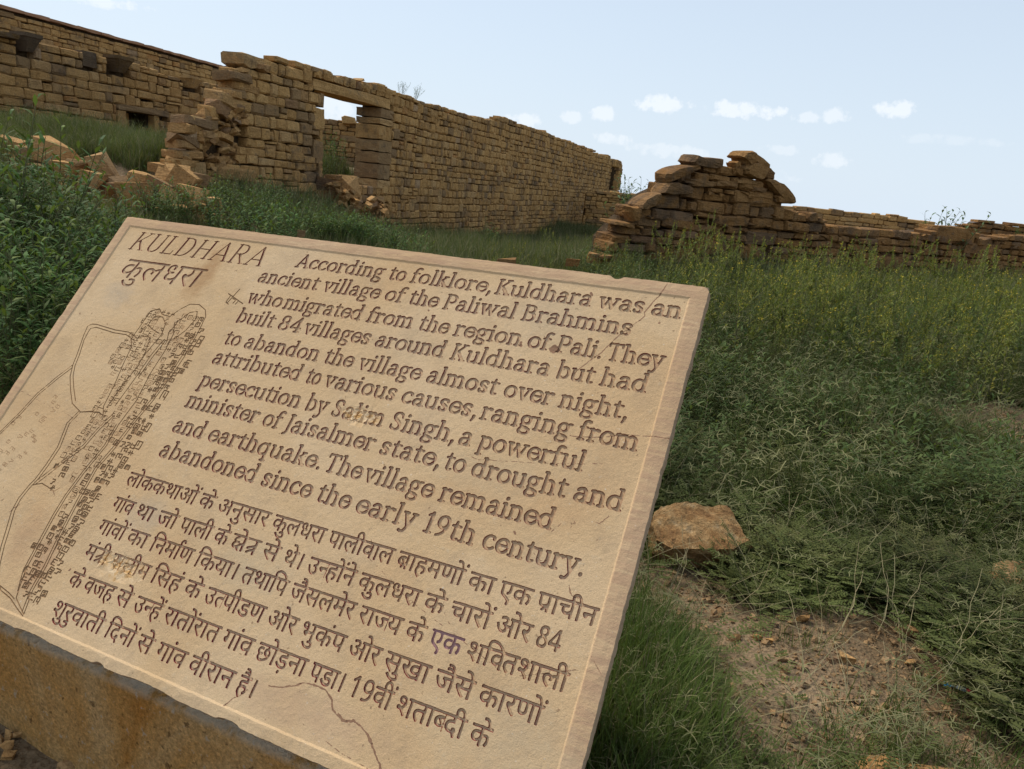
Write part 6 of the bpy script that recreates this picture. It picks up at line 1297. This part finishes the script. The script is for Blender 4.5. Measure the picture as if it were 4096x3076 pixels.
def off_things(P):
    # keep plants out of the plinth, walls
    q = P[:, :2] - np.array([BF.x, BF.y]); a = q @ np.array([hu.x, hu.y]); b = q @ np.array([hv.x, hv.y])
    ok = ~((a > -.03) & (a < PLL + .03) & (b > -.06) & (b < .68))
    hr = ground(2760, 2200); dq = np.hypot(P[:, 0] - DOORP.x, P[:, 1] - DOORP.y); ok &= (P[:, 0] - hr.x) ** 2 + ((P[:, 1] - hr.y + .08) / 1.25) ** 2 > .2 ** 2
    ok &= dq > 1.7
    hx, hy = P[:, 0] + 6.9, P[:, 1] - 11.0; tt = np.clip((hx * 3.0 - hy * 1.5) / 11.25, 0, 1); ok &= np.hypot(hx - 3.0 * tt, hy + 1.5 * tt) > .85
    for W_, l0, l1 in ((W1, -6, 40), (W4, -3, 12), (W2, -4, 12)):
        q = P[:, :2] - np.array([W_.P.x, W_.P.y]); a = q @ np.array([W_.d.x, W_.d.y]); b = q @ np.array([W_.n.x, W_.n.y])
        ok &= ~((a > l0) & (a < l1) & (b < .0) & (b > -.7))
    return ok
def put(name, protos, P, keep, smin_, smax_, label, cat, tilt=.12):
    P = P[keep & off_things(P)]; n = len(P); rt = np.stack([NR.normal(0, tilt, n), NR.normal(0, tilt, n), NR.rand(n) * 6.283], 1); sc_ = smin_ + (smax_ - smin_) * NR.rand(n)
    print(name, n); return scatter(name, protos, P, rt, sc_, label, cat)
def nfield(P, s_, o=0): return np.array([noise.noise(Vector((p[0] * s_ + o, p[1] * s_, o))) for p in P])
TUF = [tuft(i) for i in range(5)]; LUSH = [tuft(30 + i, 26, .30, .0048, .06, [M_LUSH, M_DRY], .12, 1.3) for i in range(3)]; CF = [crowfoot(i) for i in range(5)]; CV = [cover(i) for i in range(5)]; DS = [drystem(i) for i in range(4)]
M_RANK = leaf_mat('rank_grass', [(.050, .072, .024), (.075, .098, .036), (.11, .13, .055), (.06, .082, .028), (.17, .165, .085)])
RANK = [tuft(80 + i, 30, .36, .006, .07, [M_RANK, M_DRY], .18, 1.6) for i in range(4)]
CFT = [crowfoot(40 + i, 9, .34) for i in range(4)]
MID = [leafy(60 + i, 4, .3, .8, .035, .007, .014, False)[1] for i in range(3)]
for m_ in MID: m_.materials[0] = M_HERB
P = field(18000, 1.3, 13, -900, 5800, .8); b_ = bareness(P)
put('short_grass', TUF, P, (NR.rand(len(P)) > b_ * .85 + .2) , .35, 1.0, 'short green grass covering the ground between stones and weeds', 'grass')
P = np.concatenate([field(5900, 4.2, 11.5, 1900, 5400), field(2600, 11, 17, 2900, 4800)]); put('meadow_grass', LUSH[:1] + RANK + TUF + CF[:3], P, (P[:, 0] > .3 + .05 * P[:, 1]) & (bareness(P) < .25) & (nfield(P, .9) > -.3), .7, 1.5, 'knee-high tangled grass between the slab and the dry-stone ruin', 'grass', .35)
P = field(3800, 3.4, 10.8, 2300, 4700, .9); put('meadow_herbs', MID, P, (bareness(P) < .2) & (nfield(P, 1.1, 3) > .0), .6, 2.1, 'leafy knee-high herbs mixed into the grass right of the slab', 'weeds')
P = field(8800, 1.3, 6.2, 2300, 5400, .75); put('creeping_weeds', CV, P, (bareness(P) < .30) & (nfield(P, 1.4, 5) > -.12) & (P[:, 0] > .62), .8, 1.6, 'low creeping weeds with tiny paired leaflets on the right', 'weeds', .15)
P = field(1500, 1.2, 6.6, 2200, 4500, .75); put('crowfoot_grasses', CF, P, (bareness(P) < .5) & (nfield(P, .8, 8) > -.05) & (P[:, 0] > .45), .6, 1.15, 'grass with pale star-like finger spikes near the camera', 'grass')
P = field(850, 3.2, 7.5, 2350, 4300); put('star_spike_grasses', CFT, P, (bareness(P) < .3) & (nfield(P, .9, 6) > -.1), .9, 1.7, 'tangled grass with pale star-shaped spikes in the middle of the field', 'grass', .4)
P = field(900, 1.3, 7, 2300, 4500, .8); put('dry_stalks', DS, P, nfield(P, 1, 9) > -.3, .6, 1.5, 'dry straw-coloured stalks strewn over the soil', 'dry grass')
P = field(500, 4, 9.5, 2600, 4500); put('tall_dry_stalks', DS, P, nfield(P, .8, 4) > .0, 1.0, 1.7, 'tall pale dead stalks among the field weeds', 'dry grass', .3)
g_ = ground(2500, 2750); P = np.array([(g_.x + NR.normal(0, .10), g_.y + NR.normal(0, .20), 0) for _ in range(520)]); g2 = ground(2480, 2980); P = np.concatenate([P, np.array([(g2.x + NR.normal(0, .11), g2.y + NR.normal(0, .12), 0) for _ in range(320)])]); P[:, 2] = hgt_np(P[:, 0], P[:, 1])
put('lush_grass', LUSH + TUF[:1] + CF[:1], P, np.ones(len(P), bool), .4, .85, 'dense fine green grass along the right edge of the slab', 'grass')
P = field(16000, 10.5, 42, 500, 3300, .9); put('valley_grass', RANK, P, (P[:, 1] > 9.5) & (W1.n.x * (P[:, 0] - W1.P.x) + W1.n.y * (P[:, 1] - W1.P.y) > 0), .8, 1.6, 'dark green grass in the dip before the long wall', 'grass')
P = field(9000, 10, 19, -700, 1500); put('upper_grass', RANK + LUSH[:1], P, (P[:, 2] > .95), .7, 1.5, 'rank green grass on the raised ground by the bracketed wall', 'grass')
P = field(5000, 3, 10, -600, 2100); put('thicket_grass', RANK, P, (P[:, 0] < .3), .6, 1.3, 'green grass under the shrubs on the left', 'grass')
# gravel
PEB = [mesh('pebble_kind', *hull_rock(700 + i, 9), M_GRAVEL) for i in range(6)]
P = field(16000, 1.2, 6.5, 2200, 4400, .7); b_ = bareness(P); keep = NR.rand(len(P)) < .2 + b_ * 2.0
P = P[keep]; n = len(P); scatter('gravel', PEB, P, np.stack([NR.rand(n) * 6, NR.rand(n) * 6, NR.rand(n) * 6], 1), .006 + .026 * NR.rand(n) ** 3, 'tan and reddish gravel on the bare soil', 'gravel')
P = np.array([(BARE[12][0].x + NR.normal(0, .3), BARE[12][0].y + NR.normal(0, .3), 0) for _ in range(2500)]); P = P[off_things(P)]; P[:, 2] = hgt_np(P[:, 0], P[:, 1]); n = len(P)
scatter('plinth_gravel', PEB, P, np.stack([NR.rand(n) * 6, NR.rand(n) * 6, NR.rand(n) * 6], 1), .003 + .012 * NR.rand(n) ** 3, 'loose dirt crumbs in the lower left corner beside the plinth', 'gravel')
